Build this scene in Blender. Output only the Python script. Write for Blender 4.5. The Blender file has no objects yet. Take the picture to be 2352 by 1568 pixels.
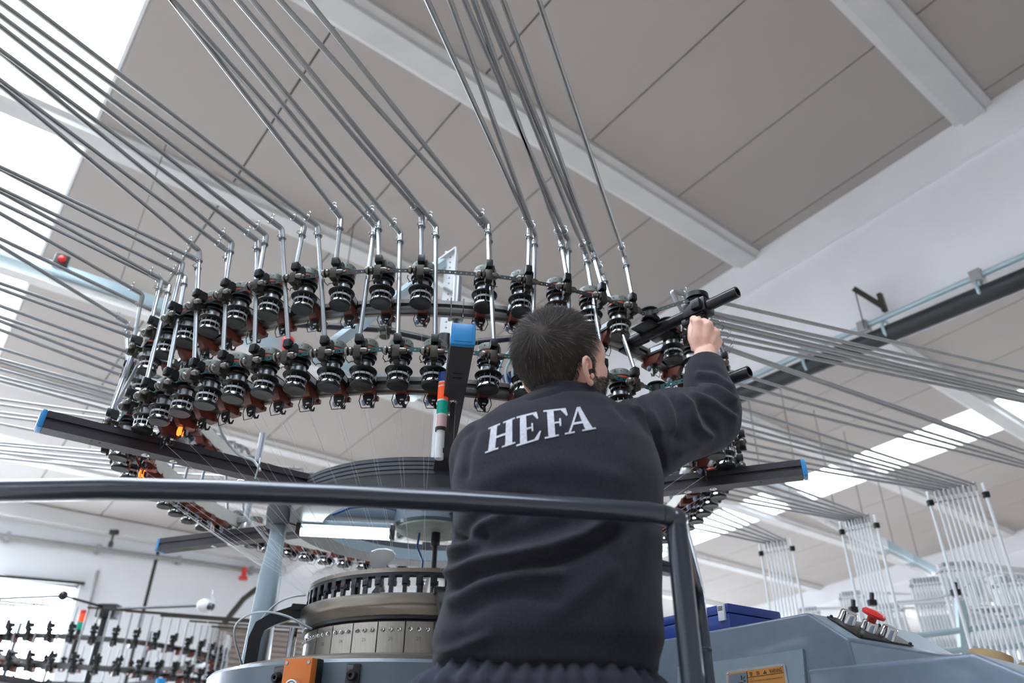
import bpy, bmesh, math, random
from mathutils import Vector, Matrix
from mathutils.bvhtree import BVHTree
from mathutils.kdtree import KDTree

rnd = random.Random(7)
SC = bpy.context.scene
COL = SC.collection
PI = math.pi
CAM_H = 0.80                      # lens height above the floor; the scene below is laid out relative to the lens and lifted at the end

# ------------------------------------------------------------------ camera
PITCH, ROLL, FPX = math.radians(30.485), math.radians(0.716), 1721.28
CF = Vector((0, math.cos(PITCH), math.sin(PITCH)))
_u = Vector((0, -math.sin(PITCH), math.cos(PITCH)))
_r = Vector((1, 0, 0))
CR = _r * math.cos(ROLL) + _u * math.sin(ROLL)
CU = _u * math.cos(ROLL) - _r * math.sin(ROLL)
cam_d = bpy.data.cameras.new('camera')
cam = bpy.data.objects.new('camera', cam_d)
COL.objects.link(cam)
cam.matrix_world = Matrix(((CR.x, CU.x, -CF.x, 0), (CR.y, CU.y, -CF.y, 0), (CR.z, CU.z, -CF.z, CAM_H), (0, 0, 0, 1)))
cam_d.sensor_width = 36.0
cam_d.lens = FPX / 2352 * 36.0
cam_d.clip_start = 0.05
cam_d.dof.use_dof = True
cam_d.dof.focus_distance = 1.80
cam_d.dof.aperture_fstop = 3.2
SC.camera = cam

# ------------------------------------------------------------------ exposure, sky, lamps
SC.view_settings.view_transform = 'Standard'
SC.view_settings.look = 'None'
SC.view_settings.exposure = 0.08
SC.view_settings.gamma = 1.0
SC.view_settings.use_curve_mapping = False
SC.cycles.use_denoising = True
SC.cycles.max_bounces = 10
SC.cycles.diffuse_bounces = 6
SC.cycles.caustics_reflective = False
SC.cycles.caustics_refractive = False
SC.cycles.sample_clamp_indirect = 6.0

world = bpy.data.worlds.new('overcast_sky')
SC.world = world
world.use_nodes = True
_nt = world.node_tree
_bg = _nt.nodes['Background']
_bg.inputs['Color'].default_value = (0.86, 0.93, 1.0, 1)
_bg.inputs['Strength'].default_value = 12.0

# building axes: E1 runs along the purlins, E2 down the roof slope
YAW = math.radians(38.17)
E1 = Vector((math.cos(YAW), math.sin(YAW), 0))
E2 = Vector((-math.sin(YAW), math.cos(YAW), 0))
ROOF0, ROOFT = 5.414, -0.0829     # roof height = ROOF0 + ROOFT * b
SKYLIGHTS = [(-2.45, 0.03), (12.15, 13.35), (-14.6, -12.2)]
B_WALL, B_RIDGE, B_BACK, SKY_B0 = 15.6, -5.0, -13.0, -3.6
A_LEFT, A_RIGHT = -18.0, 27.0

def W(a, b, z):
    return E1 * a + E2 * b + Vector((0, 0, z))

def roof(b):
    return ROOF0 + ROOFT * max(b, 2 * B_RIDGE - b)

def area_lamp(name, loc, rot_m, sx, sy, power, color=(1, 1, 1), portal=False):
    d = bpy.data.lights.new(name, 'AREA')
    d.shape = 'RECTANGLE'
    d.size, d.size_y = sx, sy
    d.energy = power
    d.color = color
    if portal:
        d.cycles.is_portal = True
    o = bpy.data.objects.new(name, d)
    COL.objects.link(o)
    o.matrix_world = Matrix.Translation(loc + Vector((0, 0, CAM_H))) @ rot_m.to_4x4()
    return o

def basis(x, y, z):
    return Matrix((x, y, z)).transposed()

for (a0, a1) in SKYLIGHTS:         # portals steer sky sampling through the roof openings; they give no light of their own
    for (b0, b1) in ((SKY_B0, B_WALL),):
        p0, p1 = W((a0 + a1) / 2, b0, roof(b0)), W((a0 + a1) / 2, b1, roof(b1))
        yv = (p1 - p0).normalized()
        xv = E1.copy()
        zv = xv.cross(yv)
        if zv.z < 0:
            xv = -xv
            zv = -zv
        area_lamp('skylight_portal', (p0 + p1) / 2 + Vector((0, 0, 0.16)), basis(xv, yv, zv), a1 - a0, (p1 - p0).length, 1, portal=True)

# ------------------------------------------------------------------ pixels to points (photo frame 2352 x 1568)
def ray(x, y):
    return CF + CR * ((x - 1176) / FPX) + CU * ((784 - y) / FPX)

def at_depth(x, y, d):
    return ray(x, y) * d

def at_z(x, y, z):
    r = ray(x, y)
    return r * (z / r.z)

def at_b(x, y, b):
    r = ray(x, y)
    return r * (b / r.dot(E2))

def at_a(x, y, a):
    r = ray(x, y)
    return r * (a / r.dot(E1))

def px_of(p):
    d = p.dot(CF)
    return 1176 + FPX * p.dot(CR) / d, 784 - FPX * p.dot(CU) / d

# ------------------------------------------------------------------ materials
MATS = {}
def srgb(c):
    return tuple((v / 255 / 12.92) if v / 255 <= 0.04045 else ((v / 255 + 0.055) / 1.055) ** 2.4 for v in c)

def mat(name, rgb, rough=0.5, metal=0.0, vary=0.08, scale=14.0, bump=0.0, bscale=None, emit=None, estr=0.0, sheen=0.0, coat=0.0, trans=0.0, sss=0.0, stretch=None):
    """Principled material whose colour wanders a little with object-space noise."""
    if name in MATS:
        return MATS[name]
    m = bpy.data.materials.new(name)
    m.use_nodes = True
    nt = m.node_tree
    b = nt.nodes['Principled BSDF']
    c = srgb(rgb)
    b.inputs['Roughness'].default_value = rough
    b.inputs['Metallic'].default_value = metal
    tc = nt.nodes.new('ShaderNodeTexCoord')
    src = tc.outputs['Object']
    if stretch:
        mp = nt.nodes.new('ShaderNodeMapping')
        mp.inputs['Scale'].default_value = stretch
        nt.links.new(src, mp.inputs['Vector'])
        src = mp.outputs['Vector']
    nz = nt.nodes.new('ShaderNodeTexNoise')
    nz.inputs['Scale'].default_value = scale
    nz.inputs['Detail'].default_value = 4
    nt.links.new(src, nz.inputs['Vector'])
    rp = nt.nodes.new('ShaderNodeValToRGB')
    rp.color_ramp.elements[0].position = 0.3
    rp.color_ramp.elements[1].position = 0.7
    rp.color_ramp.elements[0].color = tuple(v * (1 - vary) for v in c) + (1,)
    rp.color_ramp.elements[1].color = tuple(min(1, v * (1 + vary)) for v in c) + (1,)
    nt.links.new(nz.outputs['Fac'], rp.inputs['Fac'])
    nt.links.new(rp.outputs['Color'], b.inputs['Base Color'])
    if bump:
        n2 = nt.nodes.new('ShaderNodeTexNoise')
        n2.inputs['Scale'].default_value = bscale or scale * 6
        n2.inputs['Detail'].default_value = 3
        nt.links.new(src, n2.inputs['Vector'])
        bp = nt.nodes.new('ShaderNodeBump')
        bp.inputs['Strength'].default_value = bump
        bp.inputs['Distance'].default_value = 0.002
        nt.links.new(n2.outputs['Fac'], bp.inputs['Height'])
        nt.links.new(bp.outputs['Normal'], b.inputs['Normal'])
    if emit:
        b.inputs['Emission Color'].default_value = srgb(emit) + (1,)
        b.inputs['Emission Strength'].default_value = estr
    if name.endswith('_hair'):
        b.inputs['Specular IOR Level'].default_value = 0.15
    if sheen:
        b.inputs['Sheen Weight'].default_value = sheen
        b.inputs['Sheen Roughness'].default_value = 0.5
        b.inputs['Specular IOR Level'].default_value = 0.12
    if coat:
        b.inputs['Coat Weight'].default_value = coat
        b.inputs['Coat Roughness'].default_value = 0.10
    if trans:
        b.inputs['Transmission Weight'].default_value = trans
    if sss:
        b.inputs['Subsurface Weight'].default_value = sss
        b.inputs['Subsurface Radius'].default_value = (0.012, 0.004, 0.002)
    MATS[name] = m
    return m

def pane_mat():
    m = bpy.data.materials.new('polycarbonate_pane')
    m.use_nodes = True
    nt = m.node_tree
    nt.nodes.remove(nt.nodes['Principled BSDF'])
    out = nt.nodes['Material Output']
    t = nt.nodes.new('ShaderNodeBsdfTransparent')
    t.inputs['Color'].default_value = (0.95, 0.97, 1, 1)
    g = nt.nodes.new('ShaderNodeBsdfTranslucent')
    nz = nt.nodes.new('ShaderNodeTexNoise')
    nz.inputs['Scale'].default_value = 0.7
    mx = nt.nodes.new('ShaderNodeMixShader')
    mr = nt.nodes.new('ShaderNodeMapRange')
    mr.inputs['To Min'].default_value = 0.04
    mr.inputs['To Max'].default_value = 0.14
    nt.links.new(nz.outputs['Fac'], mr.inputs['Value'])
    nt.links.new(mr.outputs['Result'], mx.inputs['Fac'])
    nt.links.new(t.outputs[0], mx.inputs[1])
    nt.links.new(g.outputs[0], mx.inputs[2])
    nt.links.new(mx.outputs[0], out.inputs['Surface'])
    return m

M_PANE = pane_mat()
M_PLASTER = mat('white_plaster', (224, 226, 230), 0.85, vary=0.03, scale=1.2, bump=0.15, bscale=40)
M_PANEL = mat('ceiling_panel_paint', (172, 166, 162), 0.8, vary=0.03, scale=0.8, bump=0.06, bscale=90)
M_BEAM = mat('beam_concrete', (208, 207, 207), 0.85, vary=0.05, scale=2.5, bump=0.3, bscale=30)
M_GIRDER = mat('girder_concrete', (236, 236, 240), 0.8, vary=0.03, scale=1.5, bump=0.15, bscale=30)
M_JOINT = mat('dark_joint', (70, 68, 66), 0.9, vary=0.1)
M_FLOOR = mat('floor_screed', (200, 192, 182), 0.5, vary=0.08, scale=0.6)
M_STEEL = mat('galvanised_tube', (172, 173, 174), 0.36, 0.72, vary=0.06, scale=30, stretch=(1, 1, 0.2))
M_ALU = mat('bright_aluminium', (180, 184, 188), 0.34, 1.0, vary=0.05, scale=20)
M_CHROME = mat('chrome', (214, 216, 218), 0.12, 1.0, vary=0.03)
M_DKSTEEL = mat('dark_steel', (128, 128, 126), 0.38, 1.0, vary=0.12, scale=25)
M_DISCDK = mat('worn_steel_disc', (120, 116, 110), 0.35, 1.0, vary=0.12, scale=40)
M_CAST = mat('grey_cast_metal', (66, 63, 58), 0.45, 0.7, vary=0.12, scale=40)
M_BLACK = mat('black_plastic', (17, 18, 19), 0.38, vary=0.15, scale=30)
M_BLACKM = mat('black_painted_metal', (34, 35, 38), 0.35, 0.2, vary=0.1, scale=20, coat=0.2)
M_ARM = mat('anodised_grey_profile', (66, 63, 67), 0.42, 0.35, vary=0.08, scale=12, stretch=(0.2, 4, 4))
M_BLUECAP = mat('blue_cap_plastic', (38, 140, 205), 0.4, vary=0.04, coat=0.2)
M_WHEEL = mat('pale_grey_green_plastic', (128, 134, 126), 0.4, vary=0.08, scale=40, trans=0.12)
M_REDRING = mat('red_orange_ring', (214, 70, 34), 0.45, vary=0.08)
M_ORANGE = mat('rust_orange_plastic', (108, 45, 30), 0.42, vary=0.18, scale=40, coat=0.2)
M_ORANGELIT = mat('lit_orange_lamp', (255, 120, 40), 0.4, vary=0.1, scale=60, emit=(255, 105, 30), estr=3.5)
M_LABEL = mat('white_label', (222, 226, 232), 0.5, vary=0.1, scale=120)
M_PADDLE = mat('milky_plastic', (240, 242, 242), 0.4, vary=0.02)
M_WHITE = mat('white_plastic', (226, 228, 230), 0.4, vary=0.03)
M_BULB = mat('bluish_glass_bulb', (170, 185, 215), 0.15, vary=0.1, scale=80, trans=0.3)
M_WIRE = mat('dark_wire', (60, 58, 54), 0.4, 0.8, vary=0.1)
M_BELT_D = mat('dark_grey_belt', (52, 56, 55), 0.6, vary=0.1, scale=30)
M_BELT_G = mat('dark_green_belt', (24, 88, 88), 0.55, vary=0.1, scale=30)
M_HUBGREY = mat('slate_blue_enamel', (104, 116, 128), 0.38, 0.1, vary=0.05, scale=6, coat=0.25)
M_HUBDK = mat('dark_slate_enamel', (78, 82, 88), 0.42, 0.1, vary=0.05, scale=6, coat=0.2)
M_LEG = mat('pale_blue_grey_enamel', (150, 166, 176), 0.4, 0.1, vary=0.04, scale=6, coat=0.25)
M_BRONZE = mat('satin_tool_steel', (150, 143, 134), 0.36, 1.0, vary=0.08, scale=18, stretch=(1, 1, 6))
M_CAM = mat('ground_steel_segment', (172, 166, 156), 0.34, 1.0, vary=0.08, scale=30, stretch=(6, 6, 1))
M_DISC = mat('pale_cast_disc', (176, 188, 180), 0.6, 0.1, vary=0.1, scale=25)
M_TUBELIT = mat('lit_fluorescent_tube', (255, 255, 255), 0.3, emit=(240, 255, 255), estr=9.0)
M_BTNORANGE = mat('orange_box_plastic', (222, 120, 40), 0.45, vary=0.04)
M_RAIL = mat('dark_blue_grey_rail_paint', (50, 57, 68), 0.3, 0.3, vary=0.06, scale=10, coat=0.7)
M_CONSOLE = mat('console_blue_grey_paint', (110, 122, 136), 0.42, 0.15, vary=0.05, scale=40, bump=0.1, bscale=400, coat=0.2)
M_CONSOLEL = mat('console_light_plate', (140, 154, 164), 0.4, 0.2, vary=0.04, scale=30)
M_BLUECASE = mat('royal_blue_plastic', (32, 62, 140), 0.4, vary=0.05, coat=0.15)
M_RED = mat('red_button_plastic', (214, 44, 40), 0.35, vary=0.04, coat=0.2)
M_SIGN = mat('sign_orange', (206, 140, 62), 0.5, vary=0.05)
M_INK = mat('black_print', (24, 24, 24), 0.6, vary=0.05)
M_CARD = mat('cardboard', (176, 148, 108), 0.8, vary=0.1, scale=30)
M_THREAD = mat('white_yarn', (235, 235, 235), 0.7, vary=0.03)
M_HOSE = mat('milky_hose', (205, 214, 216), 0.35, vary=0.04)
M_PIPEBLK = mat('black_duct', (44, 48, 48), 0.45, vary=0.08, scale=4)
M_PIPEGREY = mat('grey_pipe_paint', (150, 150, 150), 0.5, 0.2, vary=0.08)
M_TRUNK = mat('pale_blue_trunking', (176, 198, 206), 0.35, 0.3, vary=0.05, scale=5)
M_WHITETUBE = mat('white_creel_tube', (224, 226, 228), 0.35, vary=0.03)
M_FLEECE = mat('navy_fleece', (44, 44, 52), 0.95, vary=0.16, scale=260, bump=0.35, bscale=800, sheen=0.10)
M_TROUSER = mat('navy_trouser_cloth', (44, 46, 60), 0.85, vary=0.12, scale=60, bump=0.3, bscale=300)
M_SKIN = mat('skin', (236, 188, 168), 0.5, vary=0.10, scale=28, bump=0.12, bscale=260, sss=0.12)
M_EAR = mat('ear_skin', (222, 146, 128), 0.5, vary=0.08, scale=40, bump=0.1, bscale=260, sss=0.2)
M_HAIR = mat('dark_brown_hair', (66, 60, 57), 0.62, vary=0.25, scale=30)
M_HAIRG = mat('grey_hair', (122, 117, 111), 0.55, vary=0.2, scale=30)
M_THREADW = mat('embroidery_thread', (192, 194, 203), 0.7, vary=0.14, scale=160, bump=0.5, bscale=500)
M_EYE = mat('eye_white', (225, 222, 216), 0.2, vary=0.03)
M_BOUNCE_CUT = mat('bounce_cut_dark', (40, 40, 42), 0.7, vary=0.1)
M_SHOE = mat('black_shoe_leather', (30, 29, 28), 0.4, vary=0.1)
M_GREENL = mat('green_lens', (20, 140, 120), 0.25, vary=0.05, emit=(0, 150, 125), estr=0.25)
M_ORANGEL = mat('orange_lens', (235, 90, 40), 0.25, vary=0.05, emit=(235, 80, 30), estr=0.35)
M_CLEARL = mat('pink_clear_lens', (226, 190, 190), 0.25, vary=0.05)
M_BLUEL = mat('blue_cap', (30, 70, 140), 0.4, vary=0.05)
M_CREAM = mat('cream_strip', (232, 230, 220), 0.5, vary=0.04)

# ------------------------------------------------------------------ mesh building
class MB:
    def __init__(s):
        s.v, s.f, s.mi = [], [], []
    def add(s, vs, fs, m=0):
        n = len(s.v)
        s.v += [Vector(v) for v in vs]
        s.f += [tuple(i + n for i in f) for f in fs]
        s.mi += [m] * len(fs)
        return s
    def box(s, c, size, M=None, m=0, bev=0.0):
        c = Vector(c)
        hx, hy, hz = size[0] / 2, size[1] / 2, size[2] / 2
        if bev > 0:
            bm = bmesh.new()
            bmesh.ops.create_cube(bm, size=1.0)
            for v in bm.verts:
                v.co = Vector((v.co.x * size[0], v.co.y * size[1], v.co.z * size[2]))
            bmesh.ops.bevel(bm, geom=list(bm.edges), offset=bev, segments=2, affect='EDGES', profile=0.6)
            bm.verts.ensure_lookup_table()
            vs = [v.co.copy() for v in bm.verts]
            fs = [tuple(v.index for v in f.verts) for f in bm.faces]
            bm.free()
        else:
            vs = [Vector((x, y, z)) for x in (-hx, hx) for y in (-hy, hy) for z in (-hz, hz)]
            fs = [(0, 1, 3, 2), (4, 6, 7, 5), (0, 4, 5, 1), (2, 3, 7, 6), (0, 2, 6, 4), (1, 5, 7, 3)]
        if M is not None:
            vs = [M @ v for v in vs]
        return s.add([v + c for v in vs], fs, m)
    def bar(s, p0, p1, w, h, up=(0, 0, 1), m=0, bev=0.0):
        p0, p1 = Vector(p0), Vector(p1)
        d = p1 - p0
        L = d.length
        x = d / L
        y = Vector(up).cross(x)
        if y.length < 1e-6:
            y = Vector((0, 1, 0)).cross(x)
        y.normalize()
        z = x.cross(y)
        return s.box((p0 + p1) / 2, (L, w, h), basis(x, y, z), m, bev)
    def tube(s, pts, r, n=10, caps=True, closed=False, m=0, ref=None):
        pts = [Vector(p) for p in pts]
        k = len(pts)
        rs = r if isinstance(r, (list, tuple)) else [r] * k
        tans = []
        for i in range(k):
            a = pts[(i - 1) % k] if (closed or i > 0) else pts[i]
            b = pts[(i + 1) % k] if (closed or i < k - 1) else pts[i]
            tans.append((b - a).normalized())
        t = tans[0]
        nrm = Vector(ref) if ref else (Vector((0, 0, 1)) if abs(t.z) < 0.9 else Vector((1, 0, 0)))
        nrm = (nrm - t * nrm.dot(t)).normalized()
        vs = []
        for i in range(k):
            t = tans[i]
            nrm = (nrm - t * nrm.dot(t)).normalized()
            bn = t.cross(nrm)
            for j in range(n):
                a = 2 * PI * j / n
                vs.append(pts[i] + (nrm * math.cos(a) + bn * math.sin(a)) * rs[i])
        fs = []
        for i in range(k if closed else k - 1):
            i2 = (i + 1) % k
            for j in range(n):
                j2 = (j + 1) % n
                fs.append((i * n + j, i * n + j2, i2 * n + j2, i2 * n + j))
        if caps and not closed:
            fs.append(tuple(reversed(range(n))))
            fs.append(tuple(range((k - 1) * n, k * n)))
        return s.add(vs, fs, m)
    def cyl(s, p0, p1, r0, r1=None, n=12, m=0):
        return s.tube([p0, p1], [r0, r0 if r1 is None else r1], n, m=m)
    def lathe(s, prof, n=24, c=(0, 0, 0), M=None, m=0, a0=0.0, a1=2 * PI, loop=False):
        full = abs(a1 - a0 - 2 * PI) < 1e-6
        cols = n if full else n + 1
        c = Vector(c)
        vs = []
        for j in range(cols):
            a = a0 + (a1 - a0) * j / n
            for (r, z) in prof:
                v = Vector((r * math.cos(a), r * math.sin(a), z))
                vs.append((M @ v if M is not None else v) + c)
        k = len(prof)
        fs = []
        for j in range(n):
            j2 = (j + 1) % cols
            for i in range(k if loop else k - 1):
                i2 = (i + 1) % k
                q = [j * k + i, j2 * k + i, j2 * k + i2, j * k + i2]
                fs.append(tuple(q))
        if not full and loop:
            fs.append(tuple(range(k)))
            fs.append(tuple(reversed(range((cols - 1) * k, cols * k))))
        return s.add(vs, fs, m)
    def sphere(s, c, r, nu=14, nv=8, scale=(1, 1, 1), M=None, m=0):
        prof = [(max(1e-5, r * math.sin(PI * i / nv)), -r * math.cos(PI * i / nv)) for i in range(nv + 1)]
        Ms = Matrix.Diagonal(scale)
        if M is not None:
            Ms = M @ Ms
        return s.lathe(prof, nu, c, Ms, m)
    def prism(s, poly, p0, ux, uy, dvec, m=0):
        """polygon (list of 2D) in plane p0 + x*ux + y*uy, extruded along dvec"""
        p0, ux, uy, dvec = Vector(p0), Vector(ux), Vector(uy), Vector(dvec)
        k = len(poly)
        a = [p0 + ux * x + uy * y for x, y in poly]
        vs = a + [v + dvec for v in a]
        fs = [tuple(range(k)), tuple(reversed(range(k, 2 * k)))]
        fs += [(i, k + i, k + (i + 1) % k, (i + 1) % k) for i in range(k)]
        return s.add(vs, fs, m)
    def mesh(s, name, mats, sharp=38, weld=True, recalc=True):
        me = bpy.data.meshes.new(name)
        me.from_pydata([tuple(v) for v in s.v], [], s.f)
        for mm in (mats if isinstance(mats, (list, tuple)) else [mats]):
            me.materials.append(mm)
        if any(s.mi):
            me.polygons.foreach_set('material_index', s.mi)
        if recalc:
            bm = bmesh.new()
            bm.from_mesh(me)
            if weld:
                bmesh.ops.remove_doubles(bm, verts=bm.verts, dist=1e-6)
            bmesh.ops.recalc_face_normals(bm, faces=bm.faces)
            bm.to_mesh(me)
            bm.free()
        me.polygons.foreach_set('use_smooth', [True] * len(me.polygons))
        me.set_sharp_from_angle(angle=math.radians(sharp))
        me.update()
        return me
    def build(s, name, mats, parent=None, sharp=38, **kw):
        return link(name, s.mesh(name, mats, sharp, **kw), parent)

def link(name, me, parent=None, loc=None, rz=0.0):
    o = bpy.data.objects.new(name, me)
    COL.objects.link(o)
    if parent is not None:
        o.parent = parent
    if loc is not None:
        o.location = loc
    if rz:
        o.rotation_euler = (0, 0, rz)
    return o

def tag(o, label=None, cat=None, group=None, kind=None):
    if label:
        o['label'] = label
    if cat:
        o['category'] = cat
    if group:
        o['group'] = group
    if kind:
        o['kind'] = kind
    return o

def empty(name, loc=(0, 0, 0), rz=0.0, label=None, cat=None, group=None):
    o = link(name, None, None, loc, rz)
    o.empty_display_size = 0.05
    return tag(o, label, cat, group)

def copy_thing(o, loc, rz, label=None):
    c = o.copy()
    COL.objects.link(c)
    c.location = loc
    c.rotation_euler = (0, 0, rz)
    if label:
        c['label'] = label
    for ch in list(o.children):
        d = ch.copy()
        COL.objects.link(d)
        d.parent = c
        for g in list(ch.children):
            e = g.copy()
            COL.objects.link(e)
            e.parent = d
    return c

ORD = ['first', 'second', 'third', 'fourth', 'fifth', 'sixth', 'seventh', 'eighth', 'ninth', 'tenth', 'eleventh', 'twelfth', 'thirteenth', 'fourteenth', 'fifteenth', 'sixteenth', 'seventeenth', 'eighteenth', 'nineteenth', 'twentieth', 'twenty-first', 'twenty-second', 'twenty-third', 'twenty-fourth']
# ================================================================== the hall
FLOOR_Z = -CAM_H
mb = MB()
mb.prism([(A_LEFT, B_BACK), (A_RIGHT, B_BACK), (A_RIGHT, B_WALL), (A_LEFT, B_WALL)], (0, 0, FLOOR_Z - 0.1), E1, E2, (0, 0, 0.1))
tag(mb.build('floor', M_FLOOR), kind='structure')

# walls
def wall_piece(name, a0, b0, a1, b1, z0, z1, mat_, parent=None, t=0.2, n=None):
    m_ = MB()
    p, q = W(a0, b0, 0), W(a1, b1, 0)
    d = (q - p).normalized()
    nn = n if n is not None else Vector((-d.y, d.x, 0))
    m_.add([p + Vector((0, 0, z0)), q + Vector((0, 0, z0)), q + Vector((0, 0, z1)), p + Vector((0, 0, z1)),
            p + nn * t + Vector((0, 0, z0)), q + nn * t + Vector((0, 0, z0)), q + nn * t + Vector((0, 0, z1)), p + nn * t + Vector((0, 0, z1))],
           [(0, 1, 2, 3), (7, 6, 5, 4), (0, 4, 5, 1), (1, 5, 6, 2), (2, 6, 7, 3), (3, 7, 4, 0)])
    return m_.build(name, mat_, parent)

zt = roof(B_WALL) + 0.3
WIN_A0, WIN_A1, WIN_Z0, WIN_Z1 = -4.2, 2.50, 0.6, 2.94
wf = wall_piece('wall_back', A_LEFT, B_WALL + 0.02, WIN_A0, B_WALL + 0.02, FLOOR_Z, zt, M_JOINT, n=E2)
tag(wf, kind='structure')
ADDED_BACKWIN, BW_Z0, BW_Z1 = [(8.5, 13.3), (15.7, 20.5), (22.9, 25.3)], 0.2, 2.55  # hidden windows, added so daylight bounces up to the far ceiling
xx_ = WIN_A1
for w0, w1 in ADDED_BACKWIN:
    wall_piece('backing', xx_, B_WALL + 0.02, w0, B_WALL + 0.02, FLOOR_Z, zt, M_JOINT, wf, n=E2)
    wall_piece('backing', w0, B_WALL + 0.02, w1, B_WALL + 0.02, BW_Z1, zt, M_JOINT, wf, n=E2)
    wall_piece('backing', w0, B_WALL + 0.02, w1, B_WALL + 0.02, FLOOR_Z, BW_Z0, M_JOINT, wf, n=E2)
    xx_ = w1
wall_piece('backing', xx_, B_WALL + 0.02, A_RIGHT, B_WALL + 0.02, FLOOR_Z, zt, M_JOINT, wf, n=E2)
wall_piece('backing', WIN_A0, B_WALL + 0.02, WIN_A1, B_WALL + 0.02, FLOOR_Z, WIN_Z0, M_JOINT, wf, n=E2)
wall_piece('backing', WIN_A0, B_WALL + 0.02, WIN_A1, B_WALL + 0.02, WIN_Z1, zt, M_JOINT, wf, n=E2)
edges = [-8.4, WIN_A0, 3.66, 8.5, 10.9, 13.3, 15.7, 18.1, 20.5, 22.9, 25.3, A_RIGHT]
for e0, e1 in zip(edges[:-1], edges[1:]):
    g = 0.035
    if any(e0 >= w0 - 0.01 and e1 <= w1 + 0.01 for w0, w1 in ADDED_BACKWIN):
        wall_piece('wall_panel', e0 + g, B_WALL - 0.03, e1 - g, B_WALL - 0.03, BW_Z1, zt, M_PLASTER, wf, t=0.05, n=E2)
        wall_piece('wall_panel', e0 + g, B_WALL - 0.03, e1 - g, B_WALL - 0.03, FLOOR_Z, BW_Z0, M_PLASTER, wf, t=0.05, n=E2)
    elif e0 == WIN_A0:
        wall_piece('wall_panel', e0 + g, B_WALL - 0.03, e1 - g, B_WALL - 0.03, WIN_Z1 + 0.02, zt, M_PLASTER, wf, t=0.05, n=E2)
        wall_piece('wall_panel', e0 + g, B_WALL - 0.03, e1 - g, B_WALL - 0.03, FLOOR_Z, WIN_Z0, M_PLASTER, wf, t=0.05, n=E2)
        wall_piece('wall_panel', WIN_A1, B_WALL - 0.03, e1 - g, B_WALL - 0.03, WIN_Z0, WIN_Z1 + 0.02, M_PLASTER, wf, t=0.05, n=E2)
    else:
        wall_piece('wall_panel', e0 + g, B_WALL - 0.03, e1 - g, B_WALL - 0.03, FLOOR_Z, zt, M_PLASTER, wf, t=0.05, n=E2)
tag(wall_piece('wall_left', A_LEFT, B_BACK, A_LEFT, B_WALL, FLOOR_Z, 6.4, M_PLASTER, n=-E1), kind='structure')
wr_ = tag(wall_piece('wall_right', A_RIGHT, B_BACK, A_RIGHT, -3.0, FLOOR_Z, 6.4, M_PLASTER, n=E1), kind='structure')
for b0, b1, z0, z1 in ((3.0, 5.0, FLOOR_Z, 6.4), (11.0, B_WALL, FLOOR_Z, 6.4), (-3.0, 3.0, FLOOR_Z, 0.3), (-3.0, 3.0, 3.6, 6.4), (5.0, 11.0, FLOOR_Z, 0.3), (5.0, 11.0, 3.6, 6.4)):
    wall_piece('wall_section', A_RIGHT, b0, A_RIGHT, b1, z0, z1, M_PLASTER, wr_, n=E1)
for k, (b0, b1) in enumerate(((-3.0, 3.0), (5.0, 11.0))):  # unseen windows added to light the right-hand bay from the side
    mb = MB()
    for p, q in (((b0, 0.3), (b1, 0.3)), ((b0, 3.6), (b1, 3.6)), ((b0, 0.3), (b0, 3.6)), ((b1, 0.3), (b1, 3.6)), (((b0 + b1) / 2, 0.3), ((b0 + b1) / 2, 3.6))):
        mb.bar(W(A_RIGHT + 0.1, p[0], p[1]), W(A_RIGHT + 0.1, q[0], q[1]), 0.06, 0.06)
    wn = tag(mb.build('window_%d' % (k + 10), M_WHITE), kind='structure')
    for y0, y1 in ((b0, (b0 + b1) / 2), ((b0 + b1) / 2, b1)):
        MB().bar(W(A_RIGHT + 0.1, y0 + 0.03, 1.95), W(A_RIGHT + 0.1, y1 - 0.03, 1.95), 0.006, 3.22).build('pane', M_PANE, wn)
    xv_ = E2.copy()
    if xv_.cross(Vector((0, 0, 1))).dot(E1) < 0:
        xv_ = -xv_
    area_lamp('window_portal', W(A_RIGHT + 0.3, (b0 + b1) / 2, 1.95), basis(xv_, Vector((0, 0, 1)), xv_.cross(Vector((0, 0, 1)))), b1 - b0, 3.3, 1, portal=True)
tag(wall_piece('wall_front', A_LEFT, B_BACK, A_RIGHT, B_BACK, FLOOR_Z, 6.4, M_PLASTER, n=-E2), kind='structure')

# windows in the back wall: hidden row added for extra daylight, then the left one
for k, (w0, w1) in enumerate(ADDED_BACKWIN):
    mb = MB()
    for (p, q) in (((w0, BW_Z0), (w1, BW_Z0)), ((w0, BW_Z1), (w1, BW_Z1)), ((w0, BW_Z0), (w0, BW_Z1)), ((w1, BW_Z0), (w1, BW_Z1)), (((w0 + w1) / 2, BW_Z0), ((w0 + w1) / 2, BW_Z1))):
        mb.bar(W(p[0], B_WALL + 0.12, p[1]), W(q[0], B_WALL + 0.12, q[1]), 0.05, 0.05)
    wn = tag(mb.build('window_%d' % (k + 6), M_WHITE), kind='structure')
    for x0, x1 in ((w0, (w0 + w1) / 2), ((w0 + w1) / 2, w1)):
        mb = MB()
        mb.bar(W(x0 + 0.025, B_WALL + 0.12, (BW_Z0 + BW_Z1) / 2), W(x1 - 0.025, B_WALL + 0.12, (BW_Z0 + BW_Z1) / 2), 0.006, BW_Z1 - BW_Z0 - 0.05)
        mb.build('pane', M_PANE, wn)
    zz_ = (-E1).cross(Vector((0, 0, 1)))
    area_lamp('window_portal', W((w0 + w1) / 2, B_WALL + 0.3, (BW_Z0 + BW_Z1) / 2), basis(-E1, Vector((0, 0, 1)), zz_) if zz_.dot(E2) > 0 else basis(E1, Vector((0, 0, 1)), -zz_), w1 - w0, BW_Z1 - BW_Z0, 1, portal=True)
mb = MB()
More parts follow.
